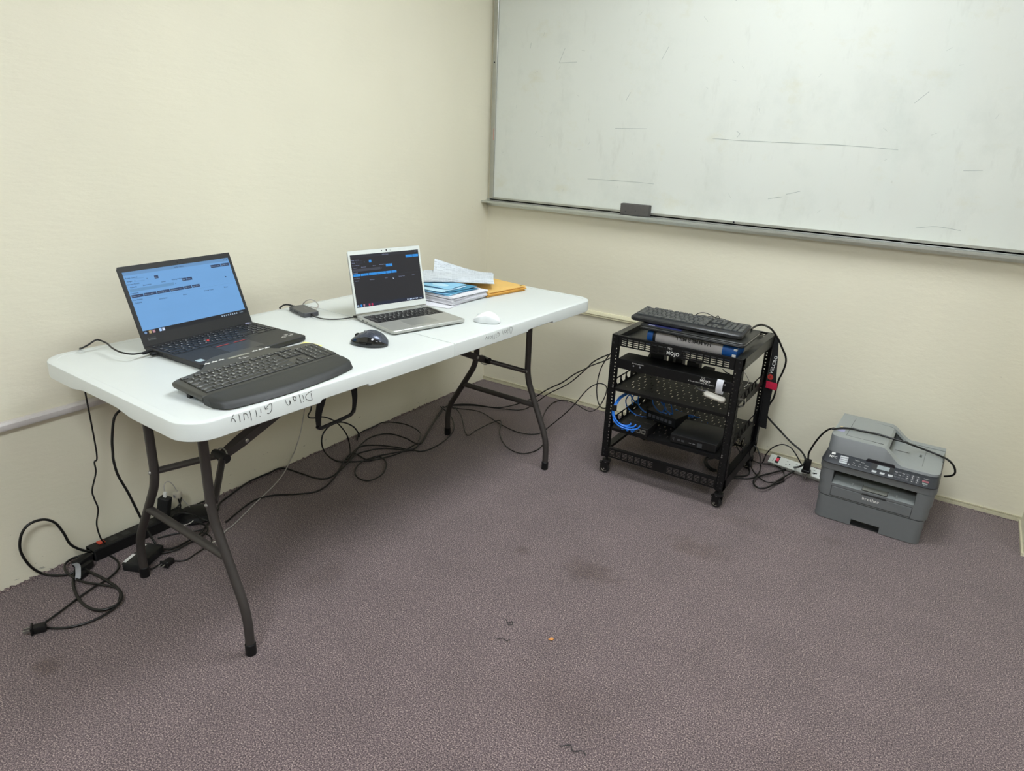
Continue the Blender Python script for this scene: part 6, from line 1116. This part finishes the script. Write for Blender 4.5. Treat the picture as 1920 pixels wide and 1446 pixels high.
# scanner lid and document feeder
ZL, ZR, XS0, XS1 = .3280, .2780, .176, .262
def prof(x):
    if x <= XS0: return ZL
    if x >= XS1: return ZR
    t = (x-XS0)/(XS1-XS0); return ZL+(ZR-ZL)*(3*t*t-2*t*t*t)
xs = [-.004, .0, .006, .014]+[.03+.02*i for i in range(7)]+[XS0+(XS1-XS0)*i/10 for i in range(11)]+[.28, .30, .32, .345, .362, .372, .378, .381]
def yf(x):   # plan view rounding of the front corners
    r = .030
    if x < -.004+r: return .034+r-math.sqrt(max(0, r*r-(r-(x+.004))**2))
    if x > .381-r: return .034+r-math.sqrt(max(0, r*r-(x-(.381-r))**2))
    return .034
b = B(); n = len(xs); vs = []
for x in xs:
    y = yf(x); set_ = .020*(prof(x)-.270)/.058
    for yy, zz in ((y, .2700), (y+set_, prof(x)-.0035), (y+set_+.0030, prof(x)-.0006), (y+set_+.006, prof(x)), (.086, prof(x))): vs.append((x, yy, zz))
b.add(vs, [(i*5+j, (i+1)*5+j, (i+1)*5+j+1, i*5+j+1) for i in range(n-1) for j in range(4)]); 
b.use(M_pg); b.mats = [M_pg, M_pl]; b.mi = [1 if (k % 4) >= 2 else 0 for k in range(len(b.f))]; b.build('feeder_front', None, pr, smooth=30)
b = B(); vs = []
for x in xs:
    for yy, zz in ((.310, prof(x)-.012), (.310, prof(x)), (D_-.003, prof(x)), (D_, prof(x)-.003), (D_, .2700)): vs.append((x, yy, zz))
b.add(vs, [(i*5+j, (i+1)*5+j, (i+1)*5+j+1, i*5+j+1) for i in range(n-1) for j in range(4)]); b.build('feeder_rear_rim', M_pl, pr, smooth=30)
# ends
B().add([(-.004, .064, .2700), (-.004, D_, .2700), (-.004, D_, ZL-.001), (-.004, .082, ZL-.001)], [(0, 3, 2, 1)]).add([(.381, .064, .2700), (.381, D_, .2700), (.381, D_, ZR-.001), (.381, .066, ZR-.001)], [(0, 1, 2, 3)]).build('feeder_side', M_pg, pr, smooth=0)
# feeder cover, opening and input tray
cv = B().prism([(-.004, ZL-.03), (.199, ZL-.03), (.199, ZL-.016), (.190, ZL-.006), (.172, ZL-.0014), (.12, ZL), (-.004, ZL)], .086, .310, axis='y'); cv.build('feeder_cover', M_pl, pr, smooth=30)
cg = B(); cg.box(.046, .0472, .092, .304, ZL-.001, ZL+.0003); cg.box(.046, .058, .196, .1975, ZL-.001, ZL+.0003); cg.box(.046, .178, .090, .0912, ZL-.0015, ZL+.0003); cg.build('cover_groove', M_seam, pr, smooth=0)
B().box(.150, .1995, .090, .306, .2700, ZL-.017).build('feeder_throat', M_seam, pr)
it = B().add([(.199, .088, .2760), (.380, .088, .2755), (.380, .308, .2755), (.199, .308, .2760)], [(0, 1, 2, 3)]); it.build('input_tray', M_pl, pr)
ig = B(); ig.box(.318, .3192, .100, .300, .2755, .2762); ig.box(.216, .262, .196, .202, .2760, .2768); ig.box(.300, .309, .188, .208, .2758, .2775); ig.box(.378, .3818, .19, .24, .272, .2792); ig.build('tray_slots', mat('tray_slot_grey', '5a5d5b', .5), pr, smooth=0)
# handle recess below the lid and stickers
B().prism([(.138, .2655), (.236, .2655), (.236, .2735), (.231, .2785), (.143, .2785), (.138, .2735)], .030, .0375, axis='y').build('lid_handle', mat('gloss_black_recess', '1a1a1e', .2), pr)
B().box(.004, .034, .118, .150, ZL+.0001, ZL+.0005).build('lilac_sticker', mat('lilac_sticker', 'a9a9c8', .5), pr); B().box(.010, .020, .168, .176, ZL+.0001, ZL+.0006).build('yellow_sticker', mat('yellow_sticker', 'd8c890', .5), pr)

# ---------------------------------------------------------------- power strips and adapters
ps = thing('black_power_strip', 'long black power strip with a red switch on the floor by the left wall', 'power strip', (.045, -2.285, 0), 0)
B().box(-.026, .026, .0, .330, .0005, .042, .003).build('strip_case', M_blk, ps); B().box(-.027, .027, .0, .004, .002, .040, .001).build('end_cap', M_blk2, ps)
B().box(-.020, .002, .030, .052, .041, .046, .002).build('switch', mat('red_rocker', 'c2442e', .35), ps)
so = B()
for i in range(6): so.box(-.012, .012, .065+.042*i, .090+.042*i, .0415, .0425)
so.build('outlet', M_blk2, ps)
wp = thing('white_power_strip', 'white power strip with a red lit switch lying by the back wall beside the printer', 'power strip', (1.690, -.108, .0), -.36)
wp.rotation_euler = (math.radians(38), 0, -.17)
b = B(); b.box(0, .330, .0, .046, .002, .030, .004, 2); b.build('strip_case', mat('white_strip_plastic', 'c9ccc4', .4, var=.01), wp)
B().box(.030, .046, .006, .042, .0300, .0305).build('switch_plate', M_blk, wp); B().box(.032, .044, .016, .032, .0303, .0335, .001).build('switch', mat('red_lit_switch', 'b03040', .3, emit=('d03048', .35)), wp)
so = B()
for i in range(6):
    x = .078+.040*i
    so.box(x, x+.010, .013, .0145, .0300, .0304).box(x, x+.010, .031, .0325, .0300, .0304).cyl((x+.017, .020, .0298), (x+.017, .020, .0304), .0028, 8)
so.build('outlet', M_blk2, wp)
t = B(); t.text('Belkin', .007, (.022, .010, .0302), (0, 1, 0), (-1, 0, 0)); t.build('strip_print', M_ink, wp, smooth=0)
ab = thing('laptop_adapter', 'black laptop power adapter with a white label strip under the table', 'adapter', (.190, -2.190, 0), math.radians(24))
B().box(-.032, .032, -.062, .062, .001, .031, .004, 2).build('adapter_case', M_blk2, ab); B().box(-.031, -.020, -.056, -.008, .0310, .0314).box(-.031, -.022, .020, .050, .0310, .0314).build('adapter_label', M_white, ab)
ub = thing('usb_wall_adapter', 'tall black USB adapter standing on the black power strip', 'adapter', (.052, -2.035, .036), .35)
ub.rotation_euler = (-.05, .18, .5)
B().box(-.019, .019, -.016, .016, .0, .090, .003).build('adapter_case', M_blk2, ub); B().box(-.006, .006, -.004, .004, .090, .112, .002).build('white_plug', M_white, ub)
rd = thing('round_adapter', 'flat round black adapter lying at the far end of the black power strip', 'adapter', (.075, -1.925, .0), 0)
B().lathe([(0, .001), (.058, .001), (.062, .010), (.055, .026), (.03, .034), (0, .035)], 24).build('adapter_body', M_blk, rd); B().lathe([(.060, .004), (.0635, .006), (.0635, .010), (.060, .012), (.060, .004)], 24).build('rim', M_blk2, rd)
wq = thing('white_cube_plug', 'small white cube plug held up by a twisted black cord above the round adapter', 'plug', (.036, -1.962, .089), .2)
B().box(-.012, .012, -.013, .013, -.001, .020, .003, 2).build('plug_body', mat('cream_plug_plastic', 'c4beae', .4), wq); B().box(-.004, .004, -.0145, -.0125, .004, .014).build('plug_slot', M_gprint, wq)
fpg = thing('floor_plug', 'black three-pin plug on the carpet beside the near table leg', 'plug', (.272, -2.155, .0), math.radians(-75))
B().box(-.018, .014, -.012, .012, .002, .022, .005, 2).box(.013, .020, -.016, .016, .001, .026, .003).build('plug_body', M_blk, fpg); B().cyl((.020, -.006, .016), (.034, -.006, .016), .002, 6).cyl((.020, .006, .016), (.034, .006, .016), .002, 6).build('pins', M_steel, fpg)
# loose plugs at the left end of the black strip
cp = thing('cord_plugs', 'black plugs with a grey printed tag at the left end of the black power strip', 'plug', (.085, -2.335, 0), .3)
B().box(-.030, .0, -.01, .05, .012, .036, .006, 2).box(.0, .022, -.03, .03, .004, .028, .006, 2).box(.02, .040, -.045, -.01, .002, .020, .005, 2).build('plug_body', M_blk, cp)
b = B(); strap(b, [(-.012, -.012, .034), (.012, -.022, .037), (.032, -.040, .030), (.040, -.052, .014)], (.6, .8, 0), .015, .001); b.build('grey_tag', mat('silver_grey_tag', '8d8f92', .5), cp)
dp = thing('loose_plug', 'black plug with clear prongs at the end of the cord on the carpet', 'plug', tuple(LPLUG), math.radians(-118))
B().box(-.022, .012, -.012, .012, .002, .024, .005, 2).box(.010, .016, -.016, .016, .001, .027, .002).build('plug_body', M_blk, dp); B().box(.016, .034, -.008, -.005, .010, .018).box(.016, .034, .005, .008, .010, .018).build('prongs', M_steel, dp)
pgp = thing('strip_plug', 'black plug standing in the white power strip next to the printer', 'plug', (1.862, -.180, .052), 0)
B().box(-.014, .014, -.012, .012, .0, .055, .004, 2).box(-.018, .018, -.014, .014, -.008, .006, .003).build('plug_body', M_blk, pgp); B().box(-.010, -.007, -.016, -.012, -.03, -.004).box(.003, .006, -.016, -.012, -.034, -.004).build('prongs', M_steel, pgp)
pg2 = thing('angled_plug', 'round black angled plug in the last outlet of the white power strip', 'plug', (1.895, -.135, .022), 0); B().lathe([(0, -.01), (.016, -.01), (.018, .0), (.014, .014), (0, .016)], 16).build('plug_body', M_blk, pg2)
# loose bits on the carpet
B().prism([(-.008, -.003), (.004, -.006), (.009, .002), (.001, .006)], .001, .004, .0008).build('orange_crumb', mat('orange_crumb', 'c98a4a', .7), loc=(1.4776, -1.7166, .002), rot=(0, 0, .5), label='tiny orange crumb on the open carpet', cat='crumb')
def lint(nm, lab, pts, loc):
    B().tube(catmull([(x, y, .004) for x, y in pts], 4), .0011, 5).build(nm, M_ink, loc=loc, label=lab, cat='lint')
lint('dark_lint', 'curled scrap of dark lint left of the orange crumb', [(-.02, .01), (-.005, .0), (0, .012), (.008, .002), (-.002, -.006)], (1.3427, -1.7316, 0))
lint('dark_thread', 'short dark thread below the curled scrap of lint', [(-.02, -.01), (-.008, .004), (.006, .0), (.012, .012)], (1.37, -1.80, 0))
lint('fuzz_scrap', 'dark fuzz scrap at the bottom edge of the photo', [(-.03, -.01), (-.01, .008), (.004, -.004), (.02, .01), (.034, .004)], (1.7157, -2.0196, 0))

# ---------------------------------------------------------------- cables (world coordinates, metres)
def cable(name, keys, r, mt, label, group=None, seg=7, extra=None):
    b = B()
    for k in keys:
        for pl in CABLE_PATHS[k]:
            P = [Vector((max(x, .006+r), min(y, -.004-r), max(z, r+.0006))) for x, y, z in pl]
            b.tube(catmull(P, 6), r, seg)
    return b.build(name, mt, label=label, cat='cable', group=group, smooth=60)
cable('wall_loop_cord', ['loop_wall'], .0042, M_cord, 'thick black cord arching in a tall loop against the left wall')
cable('doubled_cord', ['thick_a'], .0046, M_cord, 'thick black cord in a pear-shaped loop at the left end of the black power strip')
cable('straight_cord', ['thick_b'], .0034, M_cord, 'black cord running straight from the loose plug to the black power strip')
cable('curved_cord', ['thick_c'], .0036, M_cord, 'black cord curving wide from the loose plug around the pear-shaped loop')
cable('laptop_charge_cable', ['thin_laptop'], .0026, M_cord, 'thin black charging cable from the black laptop over the table edge to the red switch')
cable('adapter_lead', ['thick_adapter'], .0042, M_cord, 'thick black lead hanging behind the near back table leg down to the adapter')
M_gc = mat('light_grey_cable', 'b4b0aa', .5); M_bl = mat('blue_ethernet', '1c6fd0', .35, var=.08, spec=.6)
cable('grey_cable', ['grey'], .0021, M_gc, 'thin light grey cable falling from the table edge to the carpet')
cable('grey_coil', ['grey_coil'], .0014, M_gc, 'small thin grey cable coil behind the USB hub')
cable('white_usb_cable', ['white_usb'], .0019, M_gc, 'thin white cable looping from the tall USB adapter')
cable('twisted_cord', ['twist_black'], .0030, M_cord, 'short twisted black cord under the white cube plug')
cable('plug_cord', ['floor_plug_cord', 'floor_plug_cord2'], .0026, M_cord, 'thin black cord of the three-pin plug on the carpet')
for nm, ks, r, lab in (('tangled_cable', ['mess1'], .003, 'black cable winding from the black adapters past the near front table leg'), ('tangled_cable', ['mess2'], .0034, 'thick black cable bowing out from the laptop adapter across the carpet'),
    ('long_floor_cable', ['mess3'], .0036, 'long black cable running along the left wall from the near leg to the far leg'), ('tangled_cable', ['mess4'], .0026, 'thin black cable curling over the round adapter'), ('tangled_cable', ['mess5'], .0034, 'short black cable arching at the left wall behind the near front table leg'),
    ('long_floor_cable', ['k2'], .0034, 'long black cable with a small round loop on the carpet below the table middle'), ('looped_cable', ['k4'], .0034, 'black cable standing in a loop against the wall below the carrying handle'), ('looped_cable', ['k5'], .0030, 'black cable in a low arch beside the wall behind the middle of the table'),
    ('long_floor_cable', ['k6'], .0034, 'black cable with a double hump leading to the far back table leg'), ('rack_lead', ['k7'], .0034, 'black cable rising from the far table leg to the rack, upper of the pair'), ('rack_lead', ['k8'], .0030, 'black cable rising from the far table leg to the rack, lower of the pair'),
    ('rack_lead', ['k9'], .0026, 'thin black cable sweeping from the far front table leg to the rack and back'), ('looped_cable', ['k10'], .0026, 'thin black cable zigzagging on the carpet between the far table legs'), ('rack_lead', ['k12'], .0026, 'thin black cable hanging in a bow left of the rack'),
    ('hub_cable', ['hub_black'], .0030, 'black cable leaving the USB hub over the back table edge and hanging below the handle')):
    cable(nm, ks, r, M_cord, lab)
hb_ = [(.340, -1.552, H0+.0085), (.365, -1.555, H0+.006), (.405, -1.545, H0+.004), (.44, -1.515, H0+.0045), (.470, -1.465, H0+.008), (.488, -1.432, H0+.009)]
b = B().tube(catmull(hb_, 6), .0022, 7); b.build('hub_lead', M_cord, label='short black lead from the USB hub to the silver laptop', cat='cable')
pm = B(); pm.M = Matrix.Translation((.474, -1.452, H0+.0088)) @ Matrix.Rotation(1.05, 4, 'Z'); pm.box(-.022, .012, -.0055, .0055, -.0035, .0035, .0015); pm.build('lead_plug', M_blk, bpy.data.objects['hub_lead'])
pm = B(); _p = CABLE_PATHS['thin_laptop'][0]; pm.M = Matrix.Translation((_p[1][0], _p[1][1], _p[1][2])) @ Matrix.Rotation(math.atan2(_p[0][1]-_p[2][1], _p[0][0]-_p[2][0]), 4, 'Z'); pm.box(-.016, .020, -.005, .005, -.0035, .0035, .0015); pm.build('cable_plug', M_blk, bpy.data.objects['laptop_charge_cable'])
cable('rack_power_cord', ['rack_thick'], .0042, M_cord, 'thick black power cord falling from the rack top and looping on the carpet')
cable('thin_arch_cord', ['rack_thin'], .0028, M_cord, 'thin black cord arching in front of the white power strip')
cable('narrow_loop_cord', ['rack_loop1'], .0028, M_cord, 'thin black cord in a narrow upright loop at the rear right rack caster')
cable('flat_loop_cord', ['rack_loop2', 'rack_loop3'], .0028, M_cord, 'thin black cord in a wide flat loop on the carpet between rack and printer')
cable('rack_floor_cord', ['rack_floor'], .0034, M_cord, 'black cord lying along the right side of the rack on the carpet'); cable('rack_floor_cord', ['rack_floor2'], .0036, M_cord, 'black cord bent in a half circle under the right side of the rack')
cable('coiled_cable', ['rack_coil'], .0045, M_cord, 'coiled black cable on the carpet under the rack'); cable('crossing_cords', ['rack_back'], .0028, M_cord, 'two thin black cords crossing behind the bottom of the rack')
cable('printer_cord', ['printer_cord'], .0040, M_cord, 'black power cord laid over the top of the printer')
cable('keyboard_cable', ['kb_loop'], .0030, M_cord, 'black cable looping right of the wired keyboard on the rack top'); cable('keyboard_wire', ['kb_wire'], .0016, M_cord, 'thin tangled wire behind the wired keyboard')
e1 = cable('ethernet_bundle', ['blue1'], .0034, M_bl, 'three bright blue network cables bowing out at the left of the rack'); 
b = B(); b.M = Matrix.Translation((sw.location.x, sw.location.y, sw.location.z)); b.v = []; 
for i in range(3): b.box(.0135+.0215*i, .0245+.0215*i, -.022, -.0008, .0125, .0235, .0015)
b.build('plug', M_bl, e1)
b = B(); a0 = Vector(CABLE_PATHS['blue1'][0][5]); b.cyl(a0+Vector((.004, .002, .012)), a0+Vector((.004, .002, -.010)), .010, 10); b.build('cable_tie', M_blk, e1)
cable('ethernet_coil', ['blue2'], .0029, M_bl, 'blue network cables coiled in the middle of the lower rack bay'); cable('ethernet_leads', ['blue3'], .0029, M_bl, 'blue network cables dropping onto the rear grey switch'); cable('ethernet_tail', ['blue4'], .0026, M_bl, 'pair of blue network cables running to the rear right of the rack')
cable('hanging_leads', ['rear_black'], .0022, M_cord, 'thin black leads hanging at the rear of the rack'); cable('side_white_cable', ['side_white'], .0014, M_gc, 'thin white cable bowing out at the right side of the rack'); cable('side_black_loop', ['side_black'], .0040, M_cord, 'short black cable loop at the right side of the rack')
cable('fob_cable', ['front_grey'], .0028, mat('mid_grey_cable', '77777a', .5), 'short grey cable between the white fob and the rack power unit')
